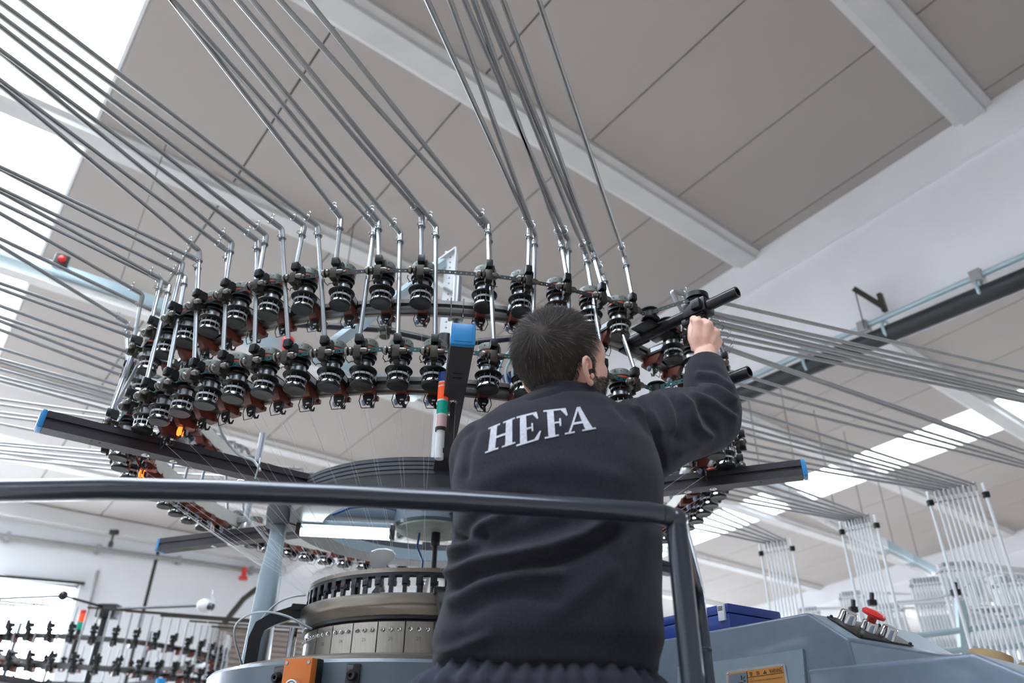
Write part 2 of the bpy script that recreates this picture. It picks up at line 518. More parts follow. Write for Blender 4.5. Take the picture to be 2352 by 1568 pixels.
for (p, q) in (((WIN_A0, WIN_Z0), (WIN_A1, WIN_Z0)), ((WIN_A0, WIN_Z1), (WIN_A1, WIN_Z1)), ((WIN_A0, WIN_Z0), (WIN_A0, WIN_Z1)), ((WIN_A1, WIN_Z0), (WIN_A1, WIN_Z1)), ((-0.85, WIN_Z0), (-0.85, WIN_Z1))):
    mb.bar(W(p[0], B_WALL + 0.12, p[1]), W(q[0], B_WALL + 0.12, q[1]), 0.05, 0.05)
win = tag(mb.build('window_1', M_WHITE), kind='structure')
for (x0, x1) in ((WIN_A0, -0.85), (-0.85, WIN_A1)):
    mb = MB()
    mb.bar(W(x0 + 0.025, B_WALL + 0.12, (WIN_Z0 + WIN_Z1) / 2), W(x1 - 0.025, B_WALL + 0.12, (WIN_Z0 + WIN_Z1) / 2), 0.006, WIN_Z1 - WIN_Z0 - 0.05)
    mb.build('pane', M_PANE, win)
area_lamp('window_portal', W((WIN_A0 + WIN_A1) / 2, B_WALL + 0.3, (WIN_Z0 + WIN_Z1) / 2), basis(E1, Vector((0, 0, 1)), E1.cross(Vector((0, 0, 1)))) if E1.cross(Vector((0, 0, 1))).dot(E2) > 0 else basis(-E1, Vector((0, 0, 1)), (-E1).cross(Vector((0, 0, 1)))), WIN_A1 - WIN_A0, WIN_Z1 - WIN_Z0, 1, portal=True)

# roof slab (dark joints show between the panels), cut for the skylights
spans = []
x = A_LEFT
for (s0, s1) in sorted(SKYLIGHTS):
    spans.append((x, s0))
    x = s1
spans.append((x, A_RIGHT))
def roof_strip(mb, a0, a1, b0, b1, dz0, dz1):
    c = [(a0, b0), (a1, b0), (a1, b1), (a0, b1)]
    mb.add([W(a, b, roof(b) + dz0) for a, b in c] + [W(a, b, roof(b) + dz1) for a, b in c],
           [(0, 3, 2, 1), (4, 5, 6, 7), (0, 1, 5, 4), (1, 2, 6, 5), (2, 3, 7, 6), (3, 0, 4, 7)])
    return mb
mb = MB()
for (x0, x1) in spans:
    roof_strip(mb, x0, x1, B_RIDGE, B_WALL + 0.25, 0.05, 0.15)
    roof_strip(mb, x0, x1, B_BACK - 0.2, B_RIDGE, 0.05, 0.15)
for (s0, s1) in SKYLIGHTS:
    roof_strip(mb, s0, s1, B_RIDGE, SKY_B0, 0.05, 0.15)
    roof_strip(mb, s0, s1, B_BACK - 0.2, B_RIDGE, 0.05, 0.15)
ceil = tag(mb.build('ceiling', M_JOINT), kind='structure')
BEAMS = [1.2, 3.69, 6.1, 8.45, 10.9, 13.35]
rows = [-1.25] + BEAMS + [B_WALL]
for (x0, x1) in spans:
    n = max(1, round((x1 - x0) / 1.225))
    step = (x1 - x0) / n
    for i in range(n):
        p0, p1 = x0 + i * step + 0.008, x0 + (i + 1) * step - 0.008
        if x0 > -3 and x0 < 20:
            for b0, b1 in zip(rows[:-1], rows[1:]):
                roof_strip(MB(), p0, p1, b0, b1, 0.0, 0.05).build('ceiling_panel', M_PANEL, ceil)
            bb = -1.25
        else:
            bb = B_WALL
        roof_strip(MB(), p0, p1, B_RIDGE, bb, 0.0, 0.05).build('ceiling_panel', M_PANEL, ceil)
        roof_strip(MB(), p0, p1, B_BACK, B_RIDGE, 0.0, 0.05).build('ceiling_panel', M_PANEL, ceil)
for (s0, s1) in SKYLIGHTS:
    n = max(1, round((s1 - s0) / 1.225))
    for i in range(n):
        roof_strip(MB(), s0 + (s1 - s0) * i / n + 0.008, s0 + (s1 - s0) * (i + 1) / n - 0.008, B_RIDGE, SKY_B0, 0.0, 0.05).build('ceiling_panel', M_PANEL, ceil)
        roof_strip(MB(), s0 + (s1 - s0) * i / n + 0.008, s0 + (s1 - s0) * (i + 1) / n - 0.008, B_BACK, B_RIDGE, 0.0, 0.05).build('ceiling_panel', M_PANEL, ceil)
for k, (s0, s1) in enumerate(SKYLIGHTS):
    mb = MB()
    for xx in (s0, s1):
        roof_strip(mb, xx - 0.02, xx + 0.02, SKY_B0, B_WALL, 0.0, 0.2)
    o = tag(mb.build('window_%d' % (k + 2), M_WHITE), kind='structure')
    bs = [SKY_B0, 7.9, B_WALL]
    for b0, b1 in zip(bs[:-1], bs[1:]):
        roof_strip(MB(), s0, s1, b0 + 0.012, b1 - 0.012, 0.10, 0.108).build('skylight_pane', M_PANE, o)
    mb = MB()
    for b in bs[1:-1]:
        mb.bar(W(s0, b, roof(b) + 0.10), W(s1, b, roof(b) + 0.10), 0.024, 0.04)
    mb.build('glazing_bar', M_TRUNK, o)

# purlins: flat concrete bands under the roof, stepped edge
for k, b in enumerate(BEAMS + [-1.3, -3.7]):
    mb = MB()
    dr = roof(b + 0.17) - roof(b - 0.17)
    prof = [(-0.17, 0.06), (-0.17, -0.03), (-0.11, -0.045), (-0.10, -0.085), (0.10, -0.085), (0.11, -0.045), (0.17, -0.03), (0.17, 0.06)]
    pr = [(x_, z_ + ROOFT * x_) for x_, z_ in prof]
    mb.prism(pr, W(A_LEFT, b, roof(b)), E2, (0, 0, 1), E1 * (A_RIGHT - A_LEFT))
    tag(mb.build('trim_%d' % (k + 1), M_BEAM), kind='structure')
mb = MB().bar(W(A_LEFT, B_WALL - 0.18, roof(B_WALL) - 0.12), W(A_RIGHT, B_WALL - 0.18, roof(B_WALL) - 0.12), 0.30, 0.26)
tag(mb.build('trim_9', M_BEAM), kind='structure')

# girders across the bays: sloped top, level bottom
GBOT = 3.76
for k, a in enumerate((6.25, 18.9, -6.3)):
    mb = MB()
    for (o0, o1, top, bot) in ((0, 0.5, 0.0, -0.42), (0.05, 0.45, -0.42, None)):
        vs = []
        for b in (B_BACK, B_RIDGE, B_WALL):
            zt_ = roof(b) + 0.03 + (top if top == 0 else top)
            zb_ = roof(b) + bot if bot is not None else GBOT
            for (aa, zz) in ((a + o0, zt_), (a + o1, zt_), (a + o1, zb_), (a + o0, zb_)):
                vs.append(W(aa, b, zz))
        fs = [(0, 1, 2, 3), (11, 10, 9, 8)]
        for i in (0, 4):
            for j in range(4):
                fs.append((i + j, i + 4 + j, i + 4 + (j + 1) % 4, i + (j + 1) % 4))
        mb.add(vs, fs)
    tag(mb.build('trim_%d' % (k + 10), M_GIRDER), kind='structure')

# services hung along the girder: black duct, galvanised conduit with clips, little bracket
def on_girder(x, y):
    return at_a(x, y, 6.22)
p, q = on_girder(2352, 640), on_girder(1735, 893)
d = (q - p).normalized()
p, q = p - d * 6, q + d * 7
t = empty('black_duct', p, label='thick black duct slung along the bottom edge of the white concrete girder', cat='duct')
MB().cyl(p - p, q - p, 0.085, n=20).build('duct_pipe', M_PIPEBLK, t)
mb = MB()
for x, y in ((2255, 668), (1858, 838), (2040, 760)):
    c = on_girder(x, y)
    pts = [c - p + Vector((0, 0, 1)) * (0.095 * math.sin(aa)) + E1 * (-0.095 * math.cos(aa)) for aa in [i * PI / 8 - 0.9 for i in range(14)]]
    MB().tube(pts, 0.014, 6).build('duct_hanger', M_TRUNK, t)
p, q = on_girder(2352, 588), on_girder(1770, 846)
d = (q - p).normalized()
p, q = p - d * 6, q + d * 7
t = empty('conduit', p, label='thin galvanised conduit running above the black duct on the girder', cat='conduit')
MB().cyl(p - p, q - p, 0.028, n=12).build('conduit_pipe', M_TRUNK, t)
for x, y in ((2245, 636), (1985, 752), (1850, 811)):
    c = on_girder(x, y) - p
    MB().box(c, (0.09, 0.09, 0.11), basis(E1, E2, Vector((0, 0, 1)))).build('conduit_clip', M_STEEL, t)
g0 = [at_a(x, y, 6.15) for x, y in ((1963, 664), (2030, 705), (2020, 675), (1985, 750))]
t = empty('wall_bracket', g0[0], label='small grey steel bracket with a thin drop wire on the white girder face', cat='bracket')
MB().bar(Vector(), g0[1] - g0[0], 0.05, 0.05).build('bracket_arm', M_CAST, t)
MB().bar(g0[2] - g0[0], g0[1] - g0[0] + (g0[1] - g0[2]) * 0.3, 0.05, 0.04).build('bracket_foot', M_CAST, t)
MB().cyl(Vector(), g0[3] - g0[0] - Vector((0, 0, 0.02)), 0.006, n=6).build('drop_wire', M_CAST, t)

# lighting trunking along the hall
def trunk(name, label, pix, b, w, h, mat_, seg):
    pts = [at_b(x, y, b) for x, y in pix]
    zc = sum(p_.z for p_ in pts) / len(pts)
    a0, a1 = pts[0].dot(E1), pts[-1].dot(E1)
    t_ = empty(name, W(a0, b, zc), label=label, cat='light trunking')
    base = W(a0, b, zc)
    n_ = max(1, round(abs(a1 - a0) / seg))
    for i in range(n_):
        s0, s1 = a0 + (a1 - a0) * i / n_, a0 + (a1 - a0) * (i + 1) / n_ - 0.01
        MB().bar(W(s0, b, zc) - base, W(s1, b, zc) - base, w, h, bev=0.01).build('trunking_length', mat_, t_)
    for i in range(n_):
        s0 = a0 + (a1 - a0) * (i + 0.5) / n_
        MB().cyl(W(s0, b, zc + h / 2) - base, W(s0, b, roof(b) - 0.012) - base, 0.004, n=6).build('drop_rod', M_CAST, t_)
        MB().bar(W(s0 - seg * 0.3, b, zc - h / 2 - 0.015) - base, W(s0 + seg * 0.3, b, zc - h / 2 - 0.015) - base, w * 0.5, 0.03, bev=0.006).build('diffuser', M_WHITE, t_)
    return t_, base, zc
t, base, zc = trunk('light_trunking', 'pale blue lighting trunking hung across the hall behind the feeder ring', [(-60, 588), (440, 690), (960, 925)], 5.75, 0.16, 0.10, M_TRUNK, 1.5)
c = at_b(140, 600, 5.66)
MB().box(c - base, (0.10, 0.06, 0.10), basis(E1, E2, Vector((0, 0, 1))), bev=0.008).build('junction_box', M_CAST, t)
MB().sphere(c - base - E2 * 0.035, 0.028).build('indicator', M_RED, t)
c = at_b(662, 783, 5.6)
tag(MB().sphere(c, 0.055, 18, 12, (1, 1, 0.9)).lathe([(0.0001, -0.09), (0.04, -0.09), (0.045, -0.04), (0.0001, -0.04)], 16, c).build('warning_lamp', M_RED), 'round red warning lamp above the pale trunking behind the feeder ring', 'lamp')
p, q = at_z(1700, 1080, 2.6), at_z(2140, 1312, 2.6)
t = empty('light_trunking', p, label='white lighting trunking running down the far right above the creel frames', cat='light trunking')
for k in range(6):
    c0, c1 = (q - p) * (k / 6), (q - p) * ((k + 1) / 6 - 0.004)
    MB().bar(c0, c1, 0.15, 0.12, bev=0.01).build('trunking_length', M_WHITE if k < 4 else M_TRUNK, t)
    MB().bar(c0.lerp(c1, 0.15) - Vector((0, 0, 0.07)), c0.lerp(c1, 0.85) - Vector((0, 0, 0.07)), 0.07, 0.03, bev=0.006).build('diffuser', M_WHITE, t)
    MB().cyl(c0.lerp(c1, 0.5), c0.lerp(c1, 0.5) + Vector((0, 0, 1.4)), 0.004, n=6).build('drop_rod', M_CAST, t)
trunk('light_trunking', 'distant white lighting trunking high on the left under the skylight', [(-60, 1012), (150, 1046), (420, 1094)], 11.5, 0.2, 0.12, M_WHITE, 2.0)
p, q = at_b(-120, 1213, B_WALL - 0.12), at_b(640, 1318, B_WALL - 0.12)
t = empty('wall_pipe', p, label='long grey pipe running level across the far left wall', cat='pipe')
MB().cyl(p - p, q - p, 0.045, n=12).build('pipe_run', M_PIPEGREY, t)
for f_ in (0.15, 0.4, 0.65, 0.9):
    MB().box((q - p) * f_ + E2 * 0.03, (0.06, 0.14, 0.16), basis(E1, E2, Vector((0, 0, 1)))).build('pipe_clip', M_STEEL, t)
p = at_b(563, 1303, B_WALL - 0.25)
tag(MB().cyl(p, p - Vector((0, 0, 0.18)), 0.05).cyl(p - Vector((0, 0, 0.18)), p - Vector((0, 0, 0.24)), 0.09).build('red_valve', M_RED), 'small red valve hanging from the pipe on the far wall', 'valve')
p = at_b(262, 1222, B_WALL - 0.5)
tag(MB().box(p, (0.14, 0.08, 0.08)).cyl(p, p - Vector((0, 0, 0.20)), 0.02).box(p - Vector((0, 0, 0.22)), (0.06, 0.06, 0.10)).build('wall_fitting', M_CAST), 'little grey fitting on the beam at the top of the far left wall', 'fitting')
p, q = at_b(225, 1310, B_WALL - 0.1), at_b(196, 1420, B_WALL - 0.1)
tag(MB().cyl(p, q, 0.03).build('drop_conduit', M_PIPEGREY), 'thin upright conduit between the window and the panel joint on the far wall', 'conduit')
p, q = at_b(-5, 1330, B_WALL - 0.1), at_b(192, 1347, B_WALL - 0.1)
tag(MB().bar(p + Vector((0, 0, 0.05)), q + Vector((0, 0, 0.05)), 0.08, 0.05).build('window_lintel', M_CAST), 'dark lintel strip just above the far left window', 'lintel')
pts = [at_b(x, y, 13.2) for x, y in ((590, 1352), (560, 1375), (530, 1412), (515, 1432))]
tag(MB().tube(pts, 0.05, 8).build('hanging_cable', M_CAST), 'grey cable sloping down the far wall beside the machine leg', 'cable')
# roller shutter low on the far wall
sh = empty('roller_shutter', W(4.4, B_WALL - 0.1, FLOOR_Z), label='brown-grey slatted roller shutter low on the far wall behind the machine leg', cat='shutter')
z_ = FLOOR_Z
p0_, p1_ = at_b(500, 1440, B_WALL - 0.1), at_b(720, 1470, B_WALL - 0.1)
M_SLAT = mat('shutter_slat_brown', (150, 138, 130), 0.5, 0.3, vary=0.08)
ztop = p0_.z
while z_ < ztop:
    MB().bar(W(p0_.dot(E1), B_WALL - 0.1, z_ + 0.05) - sh.location, W(p1_.dot(E1) + 0.8, B_WALL - 0.1, z_ + 0.05) - sh.location, 0.05, 0.085, bev=0.012).build('slat', M_SLAT, sh)
    z_ += 0.1
# ================================================================== the circular knitting machine
RC = Vector((-0.2755, 2.662, 0))      # machine axis
RR = 0.90                             # feeder rail radius
HU, HL, HA = 1.148, 0.903, 0.838      # upper rail, lower rail, arms (heights from the lens)
ARM_L, ARM_T = 1.279, math.radians(-82.37)

def pol(r, phi, z=0.0):
    return Vector((r * math.cos(phi), r * math.sin(phi), z))

def RE(phi):
    """the rails are a slightly long oval: extra radius towards the two sides"""
    w = max(0.0, min(1.0, (0.0 - math.sin(phi)) / 0.5))
    return 0.085 * math.cos(phi) ** 2 * w * w * (3 - 2 * w)

def oval(mb):
    for v in mb.v:
        r = math.hypot(v.x, v.y)
        f_ = (r + RE(math.atan2(v.y, v.x))) / r
        v.x *= f_
        v.y *= f_
    return mb

def ordinal(n):
    ones = ['', 'first', 'second', 'third', 'fourth', 'fifth', 'sixth', 'seventh', 'eighth', 'ninth']
    if n <= 20:
        return ORD[n - 1]
    tens = {2: ('twentieth', 'twenty'), 3: ('thirtieth', 'thirty'), 4: ('fortieth', 'forty'), 5: ('fiftieth', 'fifty'), 6: ('sixtieth', 'sixty'), 7: ('seventieth', 'seventy')}
    a, b = divmod(n, 10)
    return tens[a][0] if b == 0 else tens[a][1] + '-' + ones[b]

mach = empty('knitting_machine', (RC.x, RC.y, FLOOR_Z), label='large circular knitting machine with steel cylinder, slate hub ring and six dark radial arms', cat='knitting machine')
def mpart(mb, name, mats, parent=None, sharp=38):
    o = mb.build(name, mats, parent or mach, sharp)
    if parent is None:
        o.location = (0, 0, CAM_H)
    return o

# bed, drum and column
BR = 0.665
mb = MB().lathe([(0.30, -0.12), (BR - 0.04, -0.12), (BR - 0.01, -0.08), (BR - 0.005, 0.255), (BR - 0.012, 0.264), (0.40, 0.268), (0.40, 0.20), (0.30, 0.20)], 96, loop=True)
mpart(mb, 'bed', M_HUBGREY)
mpart(MB().lathe([(0.42, 0.262), (0.60, 0.262), (0.60, 0.280), (0.55, 0.292), (0.42, 0.292)], 96, loop=True), 'bed_ring', M_BRONZE)
mb = MB()
for k in range(3):
    a = math.radians(30 + 120 * k)
    mb.bar(pol(0.45, a, -0.12), pol(0.55, a, -CAM_H), 0.16, 0.16, up=(0, 0.01, 0) if False else (1, 0.3, 0), bev=0.01)
mpart(mb, 'pedestal', M_HUBDK)
mpart(MB().cyl((0, 0, -CAM_H), (0, 0, 0.2), 0.3, n=32), 'fabric_drum', M_CAST)

# needle cylinder with its ring of ground steel segments
mpart(MB().lathe([(0.30, 0.29), (0.374, 0.29), (0.374, 0.43), (0.30, 0.43)], 96, loop=True), 'needle_cylinder', M_DKSTEEL)
NSEG = 30
seg_w = 2 * PI / NSEG
gap = 0.0035
mbs = MB().lathe([(0.374, 0.300), (0.392, 0.300), (0.392, 0.398), (0.374, 0.398)], 4, a0=gap / 0.39 / 2, a1=seg_w - gap / 0.39 / 2, loop=True)
me_seg = mbs.mesh('cam_segment', M_CAM)
mb = MB()
Mx = Matrix(((0, 0, 1), (0, 1, 0), (1, 0, 0)))
mb.lathe([(0.0001, -0.001), (0.0028, -0.001), (0.0028, 0.0045), (0.0055, 0.0055), (0.0065, 0.004), (0.0065, -0.002)], 12, M=Mx)
me_screw = mb.mesh('cam_screw', M_CHROME)
def flat_text(txt, size, extr=0.0):
    cu = bpy.data.curves.new('lettering', 'FONT')
    cu.body = txt
    cu.size = size
    cu.extrude = extr
    cu.align_x = 'CENTER'
    cu.align_y = 'CENTER'
    tmp = bpy.data.objects.new('lettering', cu)
    COL.objects.link(tmp)
    dg = bpy.context.evaluated_depsgraph_get()
    me = bpy.data.meshes.new_from_object(tmp.evaluated_get(dg))
    bpy.data.objects.remove(tmp)
    return me
a_first = math.radians(-93.0)
for k in range(NSEG):
    a = a_first + k * seg_w
    so = link('cam_segment', me_seg, mach, (0, 0, CAM_H), a)
    am = seg_w / 2
    if -175 < (math.degrees(a) + 180) % 360 - 180 < 10:
        for j in (-1, 0, 1):
            sc = link('cam_screw', me_screw, so, pol(0.3925, am + j * seg_w * 0.30, 0.376), am + j * seg_w * 0.30)
        num = str(27 + k if k < 8 else 27 + k - 30)
        if int(num) > 20 and abs(k if k < 15 else k - 30) < 5:
            me = flat_text(num, 0.014, 0.0002)
            me.materials.clear()
            me.materials.append(M_DKSTEEL)
            no = link('engraved_number', me, so)
            n_ = pol(1, am)
            t_ = Vector((-n_.y, n_.x, 0))
            no.matrix_local = Matrix.Translation(pol(0.3923, am, 0.350)) @ basis(t_, Vector((0, 0, 1)), n_).to_4x4()
mpart(MB().lathe([(0.374, 0.292), (0.43, 0.292), (0.43, 0.300), (0.405, 0.304), (0.374, 0.304)], 96, loop=True), 'lower_flange', M_BRONZE)
mb = MB()
for k in range(48):
    a = 2 * PI * k / 48
    mb.cyl(pol(0.412, a, 0.302), pol(0.412, a, 0.306), 0.006, n=8)
mpart(mb, 'flange_screws', M_CHROME)['kind'] = 'stuff'
mpart(MB().lathe([(0.33, 0.398), (0.385, 0.398), (0.398, 0.410), (0.405, 0.428), (0.414, 0.436), (0.420, 0.444), (0.420, 0.468), (0.414, 0.474), (0.345, 0.474), (0.33, 0.45)], 128, loop=True), 'flange_ring', M_BRONZE)
mpart(MB().lathe([(0.378, 0.400), (0.402, 0.404), (0.402, 0.412), (0.378, 0.412)], 96, loop=True), 'flange_lip', M_BLACKM)
mpart(MB().lathe([(0.372, 0.536), (0.402, 0.536), (0.402, 0.548), (0.372, 0.548)], 128, loop=True), 'guide_ring', M_BRONZE)
mpart(MB().lathe([(0.373, 0.526), (0.401, 0.526), (0.401, 0.5355), (0.373, 0.5355)], 128, loop=True), 'guide_ring_seat', M_BLACKM)
mb = MB().box((0.392, 0, 0.512), (0.022, 0.020, 0.030), bev=0.002).box((0.398, 0, 0.490), (0.010, 0.012, 0.026)).box((0.395, 0.010, 0.505), (0.012, 0.008, 0.012)).cyl((0.399, 0, 0.480), (0.378, 0, 0.462), 0.0022, n=6)
me_guide = mb.mesh('yarn_guide', M_BLACKM)
for k in range(60):
    link('yarn_guide', me_guide, mach, (0, 0, CAM_H), 2 * PI * k / 60 + 0.03)
mb = MB()
for k in range(12):
    a = 2 * PI * (k + 0.5) / 12 + 0.3
    mb.box(pol(0.386, a, 0.507), (0.010, 0.014, 0.064), Matrix.Rotation(a, 3, 'Z'))
mpart(mb, 'guide_ring_pillar', M_CAST)
def bracket(a, s=1.0):
    path = [(0.545, 0.270), (0.545, 0.375), (0.535, 0.412), (0.500, 0.436), (0.448, 0.458), (0.414, 0.462)]
    mb = MB()
    u, t = pol(1, a), pol(1, a + PI / 2)
    w = 0.017
    vs, fs = [], []
    for i, (r, z) in enumerate(path):
        p0 = Vector(path[max(0, i - 1)])
        p1 = Vector(path[min(len(path) - 1, i + 1)])
        d = (p1 - p0).normalized()
        n = Vector((d.y, -d.x))
        for sx, sy in ((-1, -1), (1, -1), (1, 1), (-1, 1)):
            q = Vector((r, z)) + n * (0.019 * sy)
            vs.append(u * q.x + t * (w * sx) + Vector((0, 0, q.y)))
    fs = [(0, 1, 2, 3), tuple(range(len(vs) - 1, len(vs) - 5, -1))]
    for i in range(len(path) - 1):
        for j in range(4):
            fs.append((i * 4 + j, i * 4 + (j + 1) % 4, i * 4 + 4 + (j + 1) % 4, i * 4 + 4 + j))
    mb.add(vs, fs)
    mb.box(u * 0.424 + Vector((0, 0, 0.476)), (0.05, 0.05, 0.02), Matrix.Rotation(a, 3, 'Z'), bev=0.003)
    return mb
for a in (200, 281, 20, 110):
    mpart(bracket(math.radians(a)), 'support_bracket', M_BLACKM)
p = at_z(726, 1470, 0.30) - RC
ang = math.atan2(p.y, p.x)
mpart(MB().cyl(pol(0.43, math.radians(196), 0.28), pol(0.43, math.radians(196), 0.42), 0.013, n=14), 'chrome_pin', M_CHROME)

# black plates with socket screws, and a chrome toggle, on the drum face
def drum_angle(x_):
    best = None
    for i in range(-1700, -300):
        a = math.radians(i / 10)
        X, Y = px_of(RC + pol(BR, a, 0.2))
        if best is None or abs(X - x_) < best[0]:
            best = (abs(X - x_), a)
    return best[1]
for xx in (637, 808):
    a = drum_angle(xx)
    mb = MB().box(pol(BR, a, 0.175), (0.008, 0.036, 0.15), Matrix.Rotation(a, 3, 'Z'), bev=0.003)
    o = mpart(mb, 'mounting_plate', M_BLACKM)
    for zz in (0.222, 0.155):
        Ma = Matrix.Rotation(a, 3, 'Z') @ Mx
        MB().lathe([(0.0001, 0.004), (0.0045, 0.004), (0.0048, 0.012), (0.010, 0.013), (0.0115, 0.011), (0.0115, 0.0), (0.015, 0.0), (0.0155, -0.002), (0.0001, -0.002)], 16, pol(BR + 0.005, a, zz), Ma).build('socket_screw', M_BLACK, o)
a = drum_angle(597)
Ma = Matrix.Rotation(a, 3, 'Z') @ Mx
o = mpart(MB().lathe([(0.0001, 0.018), (0.010, 0.018), (0.012, 0.020), (0.016, 0.018), (0.018, 0.010), (0.019, -0.002), (0.0001, -0.002)], 20, pol(BR, a, 0.185), Ma), 'key_switch', M_CHROME)
MB().lathe([(0.0001, 0.019), (0.0095, 0.019), (0.0095, 0.016)], 16, pol(BR, a, 0.185), Ma).build('key_slot', M_BLACK, o)

# hub ring at the top of the legs, cross spokes and disc
prof = [(0.388, 0.765), (0.498, 0.765), (0.500, 0.80), (0.502, 0.803)]
z = 0.803
for k in range(4):
    prof += [(0.505, z + 0.001), (0.505, z + 0.0105), (0.4985, z + 0.0115), (0.4985, z + 0.0135)]
    z += 0.0135
prof += [(0.500, 0.858), (0.488, 0.858), (0.488, 0.808), (0.388, 0.808)]
mpart(MB().lathe(prof, 160, loop=True), 'hub_ring', M_HUBDK)
mpart(MB().lathe([(0.3872, 0.7655), (0.3885, 0.7655), (0.3885, 0.8075), (0.3872, 0.8075)], 160, loop=True), 'hub_inner_wall', M_LEG)  # pale skin over the inner face, lamplight put into its colour
p = at_z(634, 1208, 0.765) - RC
LEG_A = math.atan2(p.y, p.x)
LEG_R = math.hypot(p.x, p.y)
for k in range(3):
    a = LEG_A + k * 2 * PI / 3
    mpart(MB().lathe([(0.0001, 0.762), (0.056, 0.762), (0.06, 0.768), (0.06, 0.855), (0.0001, 0.855)], 32, pol(LEG_R - 0.02, a)), 'leg_boss', M_HUBDK)
    mb = MB().bar(pol(0.12, a, 0.826), pol(0.40, a, 0.826), 0.055, 0.05, bev=0.006)
    mpart(mb, 'spoke', M_HUBGREY)
    # leg: tapering profile that swells below its neck
    pb = at_z(586, 1545, 0.27) - RC
    rb = math.hypot(pb.x, pb.y)
    mb = MB()
    vs, fs = [], []
    secs = [(0.0, 0.062, 0.05), (0.12, 0.062, 0.05), (0.24, 0.072, 0.056), (0.34, 0.096, 0.066), (0.7, 0.108, 0.074), (1.0, 0.118, 0.082)]
    P0, P1 = pol(LEG_R - 0.01, a, 0.768), pol(rb, a, 0.262)
    u, t = pol(1, a), pol(1, a + PI / 2)
    for f_, w, d in secs:
        c = P0.lerp(P1, f_)
        for i in range(16):
            th = 2 * PI * i / 16
            cx_, sx_ = math.cos(th), math.sin(th)
            e = 0.45
            vs.append(c + t * (w / 2 * math.copysign(abs(cx_) ** e, cx_)) + u * (d / 2 * math.copysign(abs(sx_) ** e, sx_)))
    n = 16
    for i in range(len(secs) - 1):
        for j in range(n):
            fs.append((i * n + j, i * n + (j + 1) % n, (i + 1) * n + (j + 1) % n, (i + 1) * n + j))
    fs += [tuple(range(n)), tuple(range(len(vs) - n, len(vs)))]
    o = mpart(mb.add(vs, fs), 'leg', M_LEG)
    if k == 0:
        c = P0.lerp(P1, 0.36) - u * 0.005
        MB().bar(c + t * 0.046, c - t * 0.03 + Vector((0, 0, -0.012)), 0.012, 0.008).build('leg_clip', M_BLACK, o)
mpart(MB().lathe([(0.0001, 0.778), (0.135, 0.778), (0.142, 0.786), (0.142, 0.835), (0.0001, 0.835)], 64), 'hub_disc', M_HUBGREY)
mpart(MB().lathe([(0.0001, 0.772), (0.128, 0.772), (0.130, 0.779), (0.0001, 0.779)], 64), 'hub_disc_underside', M_DISC)
mpart(MB().cyl((0.012, 0, 0.55), (0.012, 0, 0.77), 0.009, n=12).cyl((0.012, 0, 0.72), (0.012, 0, 0.768), 0.016, n=14), 'centre_shaft', M_BLACK)
mpart(MB().tube([pol(0.05, 2.9, 0.77), pol(0.055, 2.9, 0.72), pol(0.03, 2.9, 0.67), pol(0.035, 2.9, 0.58), pol(0.03, 2.9, 0.55)], 0.004, 8), 'air_hose', M_BLUEL)
mpart(MB().tube([pol(0.36, LEG_A + 0.14, 0.80), pol(0.30, LEG_A + 0.16, 0.83), pol(0.22, LEG_A + 0.3, 0.84), pol(0.12, LEG_A + 0.3, 0.83)], 0.005, 8), 'air_hose', M_BLUEL)

# arms with blue end caps
for k in range(6):
    a = ARM_T + k * PI / 3
    u, t = pol(1, a), pol(1, a + PI / 2)
    mb = MB()
    s = 0.0255
    prof = [(-s, -s), (s, -s), (s, -0.006), (s - 0.006, -0.004), (s - 0.006, 0.004), (s, 0.006), (s, s), (-s, s), (-s, 0.006), (-s + 0.006, 0.004), (-s + 0.006, -0.004), (-s, -0.006)]
    mb.prism(prof, u * 0.47 + Vector((0, 0, HA)), t, (0, 0, 1), u * (ARM_L - 0.47 - 0.012))
    arm = mpart(mb, 'arm', M_ARM)
    MB().box(u * (ARM_L - 0.005) + Vector((0, 0, HA)), (0.014, 0.054, 0.054), Matrix.Rotation(a, 3, 'Z'), bev=0.005).box(u * (ARM_L + 0.002) + Vector((0, 0, HA)), (0.003, 0.040, 0.040), Matrix.Rotation(a, 3, 'Z'), bev=0.001).build('end_cap', M_BLUECAP, arm)
    for rr in (0.915, 0.995):
        MB().lathe([(0.0001, -0.005), (0.006, -0.005), (0.0065, -0.002), (0.0115, -0.003), (0.012, 0.0), (0.012, 0.003)], 14, u * rr + Vector((0, 0, HA - s))).build('arm_bolt', M_CHROME, arm)
    for dd in (0.0, 0.022):
        MB().box(u * (1.12 + dd) + Vector((0, 0, HA - s)), (0.006, 0.02, 0.002), Matrix.Rotation(a, 3, 'Z')).build('arm_slot', M_BLACK, arm)
    # aluminium post that carries both rails
    post = mpart(MB().lathe([(0.0001, HA + 0.02), (0.013, HA + 0.02), (0.013, HU + 0.135), (0.010, HU + 0.138), (0.010, HU + 0.10), (0.0001, HU + 0.10)], 20, pol(RR + RE(a) - 0.045, a)), 'rail_post', M_ALU)
    MB().lathe([(0.0001, HA + 0.02), (0.022, HA + 0.02), (0.024, HA + 0.035), (0.016, HA + 0.055), (0.0001, HA + 0.055)], 20, pol(RR + RE(a) - 0.045, a)).build('post_foot', M_STEEL, post)
    for h in (HU, HL):
        MB().box(pol(RR + RE(a) - 0.03, a, h), (0.05, 0.045, 0.026), Matrix.Rotation(a, 3, 'Z'), bev=0.003).build('rail_clamp', M_STEEL, post)
        mb = MB()
        for sg in (-1, 1):
            c = u * (RR + RE(a) + 0.006) + t * (0.017 * sg)
            mb.cyl(c + Vector((0, 0, h - 0.034)), c + Vector((0, 0, h + 0.028)), 0.0028, n=8)
        mb.build('clamp_bolt', M_CHROME, post)
